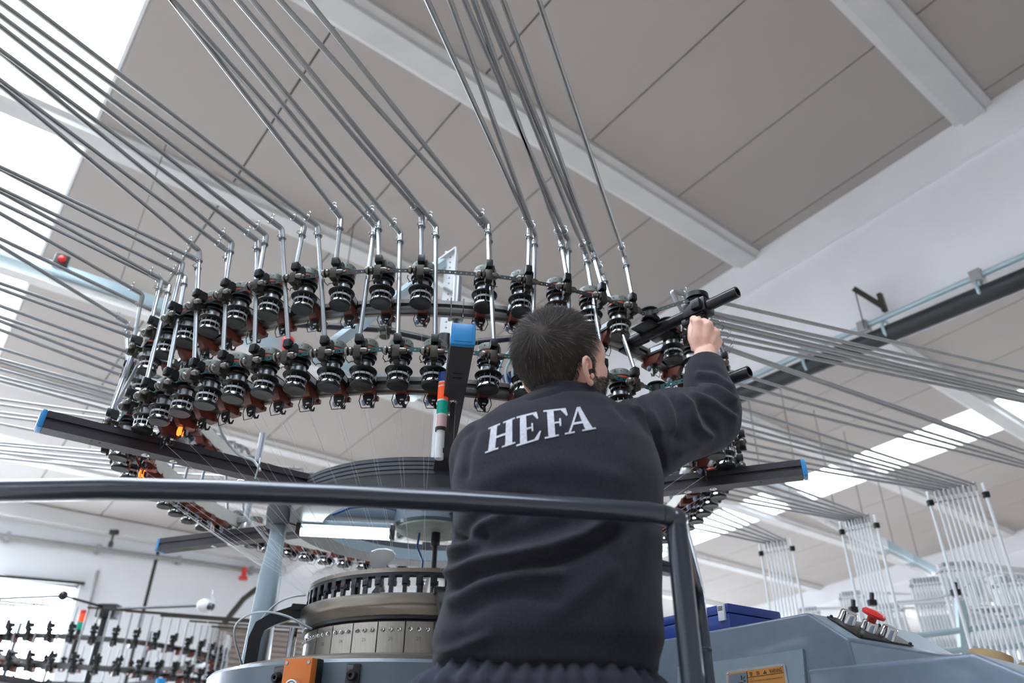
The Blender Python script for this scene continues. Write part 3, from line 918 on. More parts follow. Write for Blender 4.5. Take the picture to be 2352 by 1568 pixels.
# rails
for h in (HU, HL):
    prof = [(0.890, h - 0.020), (0.906, h - 0.020), (0.908, h - 0.017), (0.908, h - 0.006), (0.899, h - 0.005), (0.899, h + 0.005), (0.908, h + 0.006), (0.908, h + 0.018), (0.890, h + 0.018)]
    rail = mpart(oval(MB().lathe(prof, 180, loop=True)), 'feeder_rail', M_DKSTEEL)
    oval(MB().lathe([(0.8845, h - 0.024), (0.8890, h - 0.024), (0.8890, h + 0.022), (0.8845, h + 0.022)], 180, loop=True)).build('inner_strip', M_CREAM, rail)

# mast with perforated flange, brace and fan boom above the hub
mb = MB().box((0, 0, 1.44), (0.050, 0.006, 1.17)).box((0.025, 0.025, 1.44), (0.005, 0.05, 1.17))
mast = mpart(mb, 'mast', M_WHITE)
mb = MB()
for k in range(40):
    zz = 0.9 + k * 0.028
    mb.cyl((0.0281, 0.025, zz), (0.0276, 0.025, zz), 0.006, n=8)
    mb.cyl((0.0, -0.0036, zz), (0.0, -0.0031, zz), 0.004, n=6)
mb.build('mast_holes', M_CAST, mast)['kind'] = 'stuff'
mb = MB()
tri = [(-0.115, 1.905), (0.022, 2.035), (0.022, 1.80)]
for i in range(3):
    p, q = tri[i], tri[(i + 1) % 3]
    mb.bar(Vector((p[0], -0.008, p[1])), Vector((q[0], -0.008, q[1])), 0.006, 0.030, up=(0, 1, 0))
mb.build('mast_gusset', M_WHITE, mast)
q = at_z(750, 802, 1.02) - RC
mb = MB().bar(Vector((-0.03, -0.01, 1.96)), q, 0.03, 0.03)
mb.build('mast_brace', M_TRUNK, mast)
zb = 1.54
mpart(MB().cyl((0, 0, zb - 0.03), (0, 0, zb + 0.04), 0.045, n=20), 'boom_head', M_BLACK)
bl = [Vector((-0.05, -0.05, zb)), at_depth(885, 757, 3.05) - RC, at_depth(640, 742, 3.05) - RC]
mpart(MB().tube(bl, 0.014, 10), 'fan_boom', M_BLACKM)
mpart(MB().sphere(bl[1], 0.03, 14, 10).cyl(bl[1] + Vector((0, 0, -0.035)), bl[1] + Vector((0, 0, 0.035)), 0.022), 'boom_joint', M_CAST)
br = [Vector((0.05, -0.05, zb - 0.02)), at_depth(1178, 777, 3.0) - RC, at_depth(1300, 742, 3.0) - RC]
mpart(MB().tube(br, 0.014, 10), 'fan_boom', M_BLACKM)

# blower fan hanging from the boom just behind the man's head
fc = at_depth(1215, 860, 2.75)
fan = empty('blower_fan', fc, label='black caged blower fan with a bluish rim partly hidden behind the man\'s head', cat='fan')
fd = (Vector((0, 0, 0)) - fc).normalized()
fx = fd.cross(Vector((0, 0, 1))).normalized()
FB = basis(fx, fd.cross(fx), fd)
MB().lathe([(0.0001, -0.05), (0.05, -0.05), (0.06, -0.02), (0.05, 0.03), (0.0001, 0.04)], 24, M=FB).build('motor', M_BLACK, fan)
mb = MB()
for rr in (0.11, 0.085, 0.06):
    mb.tube([FB @ Vector((rr * math.cos(i * PI / 18), rr * math.sin(i * PI / 18), 0.035 - rr * 0.2)) for i in range(36)], 0.005, 8, closed=True)
mb.build('cage_ring', M_TRUNK, fan)
mb = MB()
for i in range(5):
    th = i * 2 * PI / 5
    pts = [FB @ Vector((r_ * math.cos(th + r_ * 3), r_ * math.sin(th + r_ * 3), 0.0)) for r_ in (0.03, 0.05, 0.07, 0.095)]
    for p_, q_ in zip(pts[:-1], pts[1:]):
        mb.bar(p_, q_, 0.05, 0.004, up=FB @ Vector((0, 0, 1)))
mb.build('blade', M_BLUEL, fan)
MB().cyl(Vector((0, 0, 0.04)), bl[1] * 0 + (RC + br[1]) - fc, 0.008, n=8).build('hanger', M_BLACKM, fan)

# stack light standing on the hub
sy = 1.66
_r = ray(1016, 930)
sx = (_r * (sy / _r.y)).x
def zpix(y_, Y=sy):
    # height of image row y_ on the upright plane at depth Y (near the stack light)
    t_ = math.atan((784 - y_) / FPX) + PITCH
    return Y * math.tan(t_)
zb_ = zpix(1056)
stl = empty('stack_light', (sx, sy, zb_), label='signal stack light with blue top, orange, green and clear lenses beside the blue-capped arm', cat='signal light')
z_prev = zpix(985)
MB().cyl((0, 0, 0), (0, 0, z_prev - zb_), 0.0105, n=16).build('post', M_WHITE, stl)
MB().bar((0.0, 0.0, 0.02), (RC.x + pol(1, ARM_T).x * 0.99 - sx, 0.02, 0.02), 0.02, 0.012).bar((RC.x + pol(1, ARM_T).x * 0.99 - sx, 0.02, 0.02), (RC.x + pol(1, ARM_T).x * 0.99 - sx, 0.02, HA - 0.026 - zb_), 0.012, 0.012, up=(0, 1, 0)).build('bracket', M_ARM, stl)
for y0_, y1_, mm, nm in ((985, 958, M_CLEARL, 'clear_lens'), (955, 926, M_GREENL, 'green_lens'), (922, 893, M_ORANGEL, 'orange_lens'), (890, 884, M_ORANGEL, 'orange_ring'), (881, 860, M_BLUEL, 'cap')):
    z0_, z1_ = zpix(y0_) - zb_, zpix(y1_) - zb_
    MB().lathe([(0.0001, z0_), (0.0135, z0_), (0.0135, z1_), (0.0001, z1_)], 20).build(nm, mm, stl)
MB().lathe([(0.0001, zpix(992) - zb_), (0.0135, zpix(992) - zb_), (0.014, zpix(985) - zb_), (0.0001, zpix(985) - zb_)], 20).build('base', M_CAST, stl)
mb = MB()
for y_ in (956.5, 924, 891, 882.5):
    mb.cyl((0, 0, zpix(y_ + 2) - zb_), (0, 0, zpix(y_ - 2) - zb_), 0.0132, n=20)
mb.build('lens_spacer', M_WHITE, stl)

# fluorescent lamp under the spoke, and a white paddle over the cylinder
p, q = at_z(690, 1221, 0.738), at_z(896, 1231, 0.738)
c = (p + q) / 2
lamp = empty('tube_lamp', c, label='glowing white fluorescent tube lamp under the hub spoke', cat='lamp')
MB().cyl(p - c, q - c, 0.0135, n=20).build('tube', M_TUBELIT, lamp)
d = (q - p).normalized()
MB().bar(p - c + Vector((0, 0, 0.030)), q - c + Vector((0, 0, 0.030)), 0.045, 0.018, bev=0.003).build('fitting', M_LEG, lamp)
for e in (p - c - d * 0.006, q - c + d * 0.006):
    MB().box(e + Vector((0, 0, 0.012)), (0.016, 0.03, 0.05), bev=0.002).build('lamp_holder', M_CAST, lamp)

pd_ = 2.40
base = at_depth(872, 1322, pd_)
pad = empty('white_paddle', base, label='white rounded plastic paddle blade standing behind the guide ring', cat='paddle')
outl = [(858, 1318), (851, 1295), (847, 1275), (852, 1267), (866, 1262), (886, 1261), (900, 1265), (908, 1274), (906, 1281), (896, 1290), (886, 1298), (889, 1318)]
back = CF * 0.012
for nm, pts in (('blade', outl), ('lower_blade', [(858, 1324), (868, 1324), (879, 1336), (884, 1360), (852, 1362), (864, 1345)])):
    a_ = [at_depth(x_, y_, pd_) - base for x_, y_ in pts]
    k = len(a_)
    MB().add(a_ + [v + back for v in a_], [tuple(range(k)), tuple(reversed(range(k, 2 * k)))] + [(i, k + i, k + (i + 1) % k, (i + 1) % k) for i in range(k)]).build(nm, M_PADDLE, pad, sharp=30)
MB().cyl(back * 0.5, Vector((RC.x + 0.3, RC.y, base.z)) * 0 + back * 0.5 - Vector((0, 0, 0.06)), 0.006, n=8).build('spindle', M_ALU, pad)

# orange push-button box on the drum
a = drum_angle(706)
px0 = RC + pol(BR, a, 0.135)
n_ = pol(1, a)
t_ = pol(1, a + PI / 2)
pb_ = empty('push_button_box', px0, a, label='orange push-button box with a pale round button on the slate machine drum', cat='switch box')
MB().box((0.017, 0, 0.03), (0.026, 0.082, 0.19), bev=0.004).build('back_shell', M_BLACK, pb_)
MB().box((0.043, 0, 0.03), (0.026, 0.080, 0.188), bev=0.005).build('front_shell', M_BTNORANGE, pb_)
MB().lathe([(0.0001, 0.012), (0.015, 0.012), (0.016, 0.016), (0.019, 0.016), (0.021, 0.010), (0.021, -0.002), (0.0001, -0.002)], 24, (0.057, 0, 0.055), Mx).build('button_bezel', M_CHROME, pb_)
MB().lathe([(0.0001, 0.015), (0.012, 0.0145), (0.0148, 0.0125), (0.0148, 0.0)], 24, (0.057, 0, 0.055), Mx).build('button', M_LABEL, pb_)
for sy_ in (-1, 1):
    MB().lathe([(0.0001, 0.002), (0.004, 0.002), (0.005, -0.001)], 12, (0.056, 0.031 * sy_, 0.113), Mx).build('cover_screw', M_STEEL, pb_)
# ================================================================== yarn feeders, belts, pipes, yarns
F_GROUP = 'yarn feeders clipped round the two rails'
feeder = empty('yarn_feeder', label='yarn feeder', cat='yarn feeder', group=F_GROUP)
ax = 0.086
holes = MB().lathe([(0.0001, 0.053), (0.029, 0.053), (0.0315, 0.056), (0.0315, 0.072), (0.030, 0.075), (0.027, 0.075), (0.026, 0.062), (0.0001, 0.062)], 22, (ax, 0, 0))
wheel = holes.build('wheel', M_WHEEL, feeder)
mb = MB()
for i in range(11):
    a = 2 * PI * i / 11
    u = pol(1, a)
    mb.cyl(Vector((ax, 0, 0.066)) + u * 0.0312, Vector((ax, 0, 0.066)) + u * 0.0319, 0.0017, n=6)
mb.build('wheel_holes', M_BLACK, wheel)
MB().lathe([(0.0001, 0.0465), (0.029, 0.0465), (0.0298, 0.049), (0.029, 0.053), (0.0001, 0.053)], 22, (ax, 0, 0)).build('friction_ring', M_REDRING, feeder)
MB().lathe([(0.0001, 0.030), (0.026, 0.030), (0.031, 0.032), (0.0285, 0.035), (0.0285, 0.042), (0.031, 0.0455), (0.0001, 0.0465)], 22, (ax, 0, 0)).build('belt_pulley', M_BLACK, feeder)
MB().lathe([(0.0001, 0.018), (0.020, 0.018), (0.027, 0.0195), (0.0275, 0.0245), (0.020, 0.027), (0.017, 0.030), (0.0001, 0.030)], 22, (ax, 0, 0)).build('lower_pulley', M_BLACK, feeder)
MB().lathe([(0.0001, -0.005), (0.021, -0.005), (0.020, 0.018), (0.0001, 0.018)], 18, (ax, 0, 0)).build('spindle_housing', M_ALU, feeder)
mb = MB().prism([(0.092, 0.016), (0.092, -0.003), (0.06, -0.008), (0.006, -0.010), (0.0, 0.004), (0.012, 0.014), (0.05, 0.016)], (0, -0.0155, 0), (1, 0, 0), (0, 0, 1), (0, 0.031, 0))
hous = mb.build('housing', M_CAST, feeder)
mb = MB()
for sy in (-1, 1):
    mb.box((0.040, 0.0158 * sy, 0.004), (0.044, 0.0012, 0.014))
mb.build('label_plate', M_LABEL, hous)
drum = MB().lathe([(0.0001, -0.004), (0.034, -0.005), (0.0355, -0.008), (0.034, -0.011), (0.028, -0.014), (0.021, -0.017), (0.020, -0.044), (0.0001, -0.044)], 24, (ax, 0, 0)).build('drum', M_BLACK, feeder)
mb = MB()
for i in range(12):
    a = 2 * PI * i / 12
    u = pol(0.0268, a)
    mb.cyl(Vector((ax, 0, -0.010)) + pol(0.0285, a), Vector((ax, 0, -0.040)) + u, 0.0008, n=4)
mb.build('cage_wire', M_CHROME, drum)
MB().lathe([(0.0258, -0.0200), (0.0275, -0.0200), (0.0275, -0.0255), (0.0258, -0.0255)], 24, (ax, 0, 0), loop=True).build('white_band', M_LABEL, drum)
MB().lathe([(0.0001, -0.035), (0.0255, -0.035), (0.0268, -0.037), (0.0285, -0.0435), (0.0001, -0.0435)], 24, (ax, 0, 0)).build('chrome_lip', M_CHROME, drum)
MB().lathe([(0.0001, -0.0435), (0.0285, -0.0435), (0.0295, -0.0465), (0.027, -0.051), (0.018, -0.0505), (0.0001, -0.0495)], 24, (ax, 0, 0)).build('base_disc', M_BLACK, drum)
mb = MB().prism([(0.050, -0.008), (0.044, -0.022), (0.030, -0.040), (-0.010, -0.042), (-0.016, -0.024), (-0.010, -0.006)], (0, -0.012, 0), (1, 0, 0), (0, 0, 1), (0, 0.024, 0))
mb.box((-0.014, 0.0, -0.036), (0.012, 0.036, 0.012), bev=0.002)
sbox = mb.build('stop_motion_box', M_ORANGE, feeder)
mb = MB().prism([(-0.015, -0.041), (0.015, -0.041), (0.015, -0.051), (0.006, -0.066), (0.0, -0.0705), (-0.006, -0.066), (-0.013, -0.052)], (0.016, 0, 0), (0, 1, 0), (0, 0, 1), (0.005, 0, 0))
mb.tube([(0.012, 0.004, -0.050), (0.010, 0.006, -0.064), (0.006, 0.008, -0.070), (0.000, 0.010, -0.068), (-0.003, 0.010, -0.058)], [0.005, 0.0045, 0.0035, 0.003, 0.002], 8)
hook = mb.build('yarn_hook', M_BLACK, feeder)
MB().box((0.0215, 0.003, -0.0555), (0.0008, 0.009, 0.004)).cyl((0.0205, 0.0, -0.0645), (0.0218, 0.0, -0.0645), 0.0022, n=8).build('hook_label', M_LABEL, hook)
MB().sphere((0.006, -0.014, -0.055), 0.0080, 10, 7, (0.9, 0.9, 1.2)).build('signal_bulb', M_BULB, feeder)
MB().tube([(0.022, -0.019, -0.040), (0.022, -0.0225, -0.058), (0.022, -0.014, -0.079), (0.022, 0.014, -0.079), (0.022, 0.0225, -0.058), (0.022, 0.019, -0.040)], 0.0012, 5).build('bail_wire', M_WIRE, feeder)
mb = MB().tube([(0.108, -0.034, 0.006), (0.124, -0.022, 0.001), (0.128, 0.0, -0.001), (0.124, 0.020, 0.001), (0.112, 0.030, 0.008)], 0.0012, 5)
mb.tube([(0.118, -0.030, 0.002), (0.126, -0.036, 0.008), (0.130, -0.034, 0.014)], 0.0012, 5)
mb.tube([(0.128, 0.0, -0.001), (0.130, 0.001, 0.020), (0.128, 0.0, 0.040)], 0.0009, 5)
mb.tube([(0.124, 0.008, 0.0), (0.132, 0.004, 0.012), (0.126, -0.002, 0.016)], 0.0014, 5)
mb.build('guide_wire', M_WIRE, feeder)
DX, DZ = 0.022, -0.030          # the input side stands off the wheel, towards the outside
mb = MB().box((0.124 + DX, 0, 0.044 + DZ), (0.020, 0.020, 0.034), bev=0.003).box((0.122 + DX * 0.5, 0, 0.022), (0.036, 0.012, 0.012), bev=0.002).box((0.132, 0.0, 0.004), (0.014, 0.012, 0.030), bev=0.002)
inp = mb.build('input_bracket', M_CAST, feeder)
mb = MB()
My = Matrix(((1, 0, 0), (0, 0, 1), (0, 1, 0)))
mb.lathe([(0.0001, -0.014), (0.006, -0.013), (0.011, -0.008), (0.0118, -0.003), (0.005, 0.0), (0.0118, 0.003), (0.0108, 0.008), (0.005, 0.012), (0.005, 0.016)], 14, (0.128 + DX, -0.021, 0.046 + DZ), My)
mb.lathe([(0.004, -0.012), (0.0085, -0.010), (0.009, 0.0), (0.007, 0.006), (0.0035, 0.008), (0.0035, 0.014), (0.0001, 0.014)], 12, (0.126 + DX, 0.019, 0.047 + DZ), My)
mb.build('tension_disc', M_DISCDK, feeder)
mb = MB().box((0.125 + DX, 0, 0.082 + DZ), (0.021, 0.019, 0.023), bev=0.003)
mb.prism([(-0.010, 0.0), (0.010, 0.004), (0.013, 0.018), (0.006, 0.028), (-0.008, 0.028), (-0.012, 0.014)], (0.111 + DX, 0.003, 0.060 + DZ), (1, 0, 0), (0, 0, 1), (0, 0.013, 0))
mb.build('tube_clamp', M_BLACK, feeder)

def wrap(d):
    return (d + 180) % 360 - 180
ARM_D = [wrap(math.degrees(ARM_T) + 60 * k) for k in range(6)]
UP = [-146.6, -138.6, -132.0, -125.8, -119.8, -113.5, -107.3, -101.0, -94.5, -88.3, -78.4, -72.5, -66.4, -60.5, -54.9, -42.3]
LO = [-138.8, -133.4, -127.8, -122.2, -116.8, -111.5, -106.2, -100.8, -95.9, -90.6, -85.5, -77.4, -71.9, -66.4, -61.0, -55.6, -42.0]
def fill(lst, pitch):
    d, end = max(lst) + pitch, min(lst) + 360 - pitch * 0.8
    out = list(lst)
    while d < end:
        if min(abs(wrap(d - a)) for a in ARM_D) > 3.4:
            out.append(wrap(d))
        d += pitch
    return out
UPA, LOA = fill(UP, 6.3), fill(LO, 5.4)
def far_side(d):
    return 5 < d < 172
feeders = []
LIT = {('L', -122.2), ('L', 178.0), ('L', -176.5)}
first = True
me_lit = sbox.data.copy()
me_lit.materials.clear()
me_lit.materials.append(M_ORANGELIT)
for tier, lst, h in (('U', UPA, HU), ('L', LOA, HL)):
    word = 'upper' if tier == 'U' else 'lower'
    left = sorted([d for d in lst if (d < -82.4 or d > 172)], key=lambda d: (-(d if d < 0 else d - 360)))
    right = sorted([d for d in lst if -82.4 <= d <= 5])
    lab = {}
    for i, d in enumerate(left):
        lab[d] = '%s yarn feeder on the %s rail counting from the blue-capped arm towards the skylight' % (ordinal(i + 1), word)
    for i, d in enumerate(right):
        lab[d] = '%s yarn feeder on the %s rail counting from the blue-capped arm past the man\'s head' % (ordinal(i + 1), word)
    for d in lst:
        l = lab.get(d, 'yarn feeder on the far side of the %s rail, blurred and mostly hidden' % word)
        loc = RC + pol(RR + RE(math.radians(d)), math.radians(d), h)
        if first:
            o = feeder
            o.location = loc
            o.rotation_euler = (0, 0, math.radians(d))
            o['label'] = l
            first = False
        else:
            o = copy_thing(feeder, loc, math.radians(d), l)
        lit = tier == 'L' and (abs(d + 122.2) < 0.1 or (d > 160 and d < 180 and False))
        if lit or (tier == 'L' and -168 < d < -153):
            for ch in o.children:
                if ch.name.startswith('stop_motion_box'):
                    if abs(d + 122.2) < 0.1 or True:
                        lamp_o = None
        feeders.append((tier, d, h, o))
# two or three feeders show their stop lamp lit
for (x_, y_) in ((430, 972), (379, 1062), (382, 1086)):
    best = min((f for f in feeders if f[0] == 'L'), key=lambda f: (Vector(px_of(f[3].location + Vector((0, 0, -0.03)))) - Vector((x_, y_))).length)
    u = pol(1, math.radians(best[1]))
    lo_ = MB().lathe([(0.0001, -0.012), (0.009, -0.011), (0.0105, 0.0), (0.009, 0.011), (0.0001, 0.013)], 12, (0.020, 0.0, -0.056)).build('stop_lamp', M_ORANGELIT, best[3])
    lo_['label'] = 'glowing orange stop lamp'

# perforated belts round the pulleys, each with a loop out to its tensioner
T_D = -47.6
def belt(name, h, mat_, label, tip_r):
    r = RR + ax + 0.0295
    pts = []
    d0, d1 = T_D + 3.2, T_D - 3.2 + 360
    n = 420
    for i in range(n + 1):
        aa = math.radians(d0 + (d1 - d0) * i / n)
        pts.append(pol(r + RE(aa), aa))
    tipc = pol(tip_r, math.radians(T_D))
    loop = []
    for i in range(9):
        a = math.radians(T_D) - PI / 2 + PI * i / 8
        loop.append(tipc + pol(0.024, a))
    ext = []
    def seg(p_, q_):
        k = max(1, int((q_ - p_).length / 0.016))
        return [p_.lerp(q_, i / k) for i in range(1, k)]
    path = pts + seg(pts[-1], loop[0]) + loop + seg(loop[-1], pts[0])
    hh, th = 0.0062, 0.0012
    mb = MB()
    m_ = len(path)
    for i in range(m_):
        p_, q_ = path[i], path[(i + 1) % m_]
        d = q_ - p_
        if d.length < 1e-6:
            continue
        n_ = Vector((d.y, -d.x, 0)).normalized() * th
        def V(f_, z_, s_):
            return p_ + d * f_ + n_ * s_ + Vector((0, 0, h + 0.0385 + z_))
        gx0, gx1, gz = 0.36, 0.64, 0.0022
        for s_ in (0, 1):
            g = [V(0, -hh, s_), V(1, -hh, s_), V(1, hh, s_), V(0, hh, s_), V(gx0, -gz, s_), V(gx1, -gz, s_), V(gx1, gz, s_), V(gx0, gz, s_)]
            mb.add(g, [(0, 1, 5, 4), (1, 2, 6, 5), (2, 3, 7, 6), (3, 0, 4, 7)])
    o = mb.build(name, mat_, sharp=60)
    o.location = RC
    return tag(o, label, 'drive belt')
TIPR = 1.19
belt('drive_belt', HU, M_BELT_D, 'dark grey perforated belt threaded along the upper row of feeders', TIPR)
belt('drive_belt', HL, M_BELT_G, 'dark green perforated belt threaded along the lower row of feeders', TIPR)

# tensioner bars: black tube out from the rail, slide, pulley
def tensioner(h, label, length):
    a = math.radians(T_D)
    t = empty('belt_tensioner', RC + pol(RR + RE(a), a, h), a, label=label, cat='belt tensioner')
    MB().lathe([(0.0001, 0.0), (0.0165, 0.0), (0.0165, length - 0.002), (0.0150, length), (0.012, length), (0.012, length - 0.05), (0.0001, length - 0.05)], 20, (0.0, 0, 0.012), Mx).build('bar_tube', M_BLACKM, t)
    MB().box((-0.005, 0, 0.0), (0.03, 0.07, 0.05), bev=0.004).box((0.03, 0, 0.006), (0.06, 0.05, 0.012), bev=0.003).build('rail_mount', M_BLACKM, t)
    xs = TIPR - RR - RE(a)
    MB().box((xs, 0, 0.012), (0.075, 0.05, 0.046), bev=0.006).box((xs + 0.015, -0.03, 0.010), (0.03, 0.022, 0.03), bev=0.005).box((xs - 0.025, 0.0, -0.018), (0.05, 0.035, 0.02), bev=0.004).build('slide_block', M_BLACK, t)
    MB().lathe([(0.0001, 0.030), (0.0235, 0.030), (0.030, 0.0315), (0.0240, 0.034), (0.0240, 0.043), (0.034, 0.045), (0.034, 0.060), (0.031, 0.060), (0.030, 0.050), (0.0001, 0.050)], 24, (xs, 0, 0)).build('tension_pulley', M_BLACK, t)
    MB().cyl((xs + 0.01, 0.0, -0.05), (xs + 0.01, 0.0, 0.0), 0.014, 0.018, n=14).box((xs - 0.005, -0.004, -0.012), (0.06, 0.03, 0.008), bev=0.003).build('lock_knob', M_BLACK, t)
    for sg, xx in ((-1, 0.115), (1, 0.115)):
        idl = MB().lathe([(0.0001, 0.020), (0.026, 0.020), (0.028, 0.024), (0.022, 0.028), (0.022, 0.048), (0.028, 0.052), (0.026, 0.056), (0.0001, 0.056)], 20, (xx, 0.042 * sg, 0)).build('idler', M_BLACK, t)
        MB().lathe([(0.0001, 0.056), (0.010, 0.056), (0.010, 0.062), (0.0001, 0.062)], 12, (xx, 0.042 * sg, 0)).build('idler_cap', M_CHROME, idl)
    MB().box((0.09, 0, 0.014), (0.07, 0.12, 0.008), bev=0.002).build('idler_plate', M_BLACKM, t)
    return t
tensioner(HU, 'black tensioner bar sticking out of the upper rail, worked by the man\'s hand', 0.38)
tensioner(HL, 'black tensioner bar on the lower rail behind the man\'s forearm', 0.375)

# ------------------------------------------------------------------ yarn pipes
PIPE_R = 0.0064
me_clip = None
def pipe_elbow(p, d1, d2, r=0.0078, k=5):
    a, b = p + d1 * 0.011, p + d2 * 0.011
    pts = [p + d1 * 0.040, a] + [a.lerp(p, i / k).lerp(p.lerp(b, i / k), i / k) for i in range(1, k)] + [b, p + d2 * 0.040]
    return pts
def clip_mesh(c, ax_, r):
    """spring hose clip: a band, two ears and a loop of wire"""
    mb = MB()
    x_ = ax_.orthogonal().normalized()
    y_ = ax_.cross(x_)
    mb.tube([c + (x_ * math.cos(t) + y_ * math.sin(t)) * r for t in [i * PI / 7 for i in range(14)]], 0.0018, 5, closed=True)
    out = Vector((-0.3, -0.8, 0.5))
    out = (out - ax_ * out.dot(ax_)).normalized()
    side = ax_.cross(out)
    mb.tube([c + out * r + side * 0.004, c + out * (r + 0.007) + side * 0.008, c + out * (r + 0.012), c + out * (r + 0.007) - side * 0.008, c + out * r - side * 0.004], 0.0014, 5)
    return mb
def circle_hit(q, p, r):
    """walk from q towards p (same height) and on to the circle of radius r round the machine"""
    d = (p - q)
    d.z = 0
    L = d.length
    d.normalize()
    f = q - RC
    f.z = 0
    r = r + RE(math.atan2(p.y - RC.y, p.x - RC.x))
    b = f.dot(d)
    disc = b * b - (f.length_squared - r * r)
    if disc < 0:
        return p
    return q + d * (-b - math.sqrt(disc))
PIPES = []
def visible_elbow(ex, ey, fx, fy, tier, clamp=None, ext=3.0):
    z_ = 1.36                                 # the pipes run level at this height over the lens
    e = at_z(ex, ey, z_)
    q = at_z(fx, fy, z_)
    PIPES.append((e, e + (q - e) * ext, tier, clamp))
def hidden_elbow(ex, ey, fx, fy, z_, tier='?', ext=1.2, end_exact=False):
    p, q = at_z(ex, ey, z_), at_z(fx, fy, z_)
    e = circle_hit(q, p, 1.03)
    PIPES.append((e, q if end_exact else e + (q - e) * ext, tier, None))
for a in [(783, 500, 395, 0, 'U', (772, 605)), (861, 520, 405, 10, 'L', (818, 768)), (869, 507, 452, 0, 'U', (871, 603)), (920, 535, 480, 0, 'L', (911, 767)), (969, 496, 545, 0, 'U', (967, 603)), (1002, 520, 580, 0, 'L', (997, 770)),
          (1123, 532, 642, 0, 'L', (1139, 785)), (1121, 514, 707, 0, 'U', (1125, 615)), (1217, 522, 981, 0, 'U', (1208, 632)), (1229, 540, 1033, 0, 'L'), (1288, 550, 1088, 0, 'U', (1289, 652)), (1305, 552, 1066, 0, 'L'),
          (1345, 582, 1110, 0, 'L'), (1360, 576, 1118, 0, 'U', (1365, 670)), (1383, 630, 1155, 0, 'L', (1422, 850)), (1434, 588, 1236, 0, 'U', (1434, 692)),
          (730, 519, 51, 0, 'L', (731, 774)), (699, 518, 0, 5, 'U', (681, 617)), (647, 525, 0, 35, 'L', (639, 790)), (612, 540, 0, 60, 'U', (593, 637)), (592, 553, 0, 115, 'L', (562, 803)), (533, 556, 0, 120, 'U', (512, 653)), (524, 577, 0, 185, 'L', (497, 823)),
          (458, 576, 0, 195, 'U', (443, 675)), (455, 597, 0, 383, 'L', (437, 840)), (420, 604, 0, 388, 'U', (392, 700)), (426, 636, 0, 433, 'L', (402, 868)), (371, 642, 0, 440, 'U', (345, 735)), (390, 655, 0, 465, 'L', (393, 880)), (327, 676, 0, 490, 'U', (305, 768)), (378, 727, 0, 548, 'L'), (291, 741, 0, 565, 'U', (267, 823))]:
    visible_elbow(*a)
for a in [(278, 747, 0, 650), (270, 762, 0, 663), (300, 812, 0, 702), (262, 815, 0, 727), (262, 838, 0, 737), (255, 853, 0, 757), (249, 878, 0, 800), (250, 893, 0, 825), (252, 905, 0, 832), (255, 918, 0, 848),
          (258, 930, 0, 865), (262, 945, 0, 874), (258, 953, 0, 917), (260, 966, 0, 929), (262, 980, 0, 947), (265, 990, 0, 956), (281, 1028, 0, 973), (284, 1041, 0, 1016), (287, 1048, 0, 1022), (290, 1060, 0, 1033), (296, 1071, 0, 1040), (300, 1082, 0, 1051)]:
    hidden_elbow(*a, 1.28, ext=2.2)
for a in [(1641, 691, 2352, 854, 'U'), (1641, 719, 2352, 877, 'U'), (1641, 727, 2352, 892, 'L'), (1674, 746, 2352, 905, 'U'), (1674, 754, 2352, 912, 'L'), (1693, 773, 2352, 916, 'U'), (1691, 787, 2352, 923, 'L'),
          (1711, 813, 2352, 1035, 'U'), (1716, 819, 2352, 1043, 'L'), (1732, 869, 2352, 1060, 'U'), (1740, 894, 2352, 1067, 'L'), (1745, 923, 2352, 1074, 'U')]:
    hidden_elbow(a[0], a[1], a[2], a[3], 1.30, a[4], ext=1.7)
CREEL_PIPES = []
ZC = 1.30
for grp in ([(1740, 950, 2238, 1112), (1738, 975, 2222, 1114), (1738, 990, 2207, 1117), (1736, 1003, 2193, 1119), (1733, 1022, 2178, 1121), (1731, 1040, 2163, 1124), (1729, 1055, 2147, 1126)],
            [(1715, 1080, 1993, 1185), (1700, 1096, 1983, 1187), (1690, 1112, 1973, 1189), (1680, 1124, 1963, 1191), (1672, 1135, 1953, 1193), (1665, 1145, 1943, 1195)],
            [(1662, 1172, 1803, 1239), (1656, 1186, 1792, 1241), (1650, 1198, 1781, 1243), (1645, 1211, 1770, 1245), (1640, 1222, 1757, 1247)]):
    ends = []
    for a in grp:
        hidden_elbow(*a, ZC, '?', end_exact=True)
        ends.append(PIPES[-1][1])
    CREEL_PIPES.append(ends)

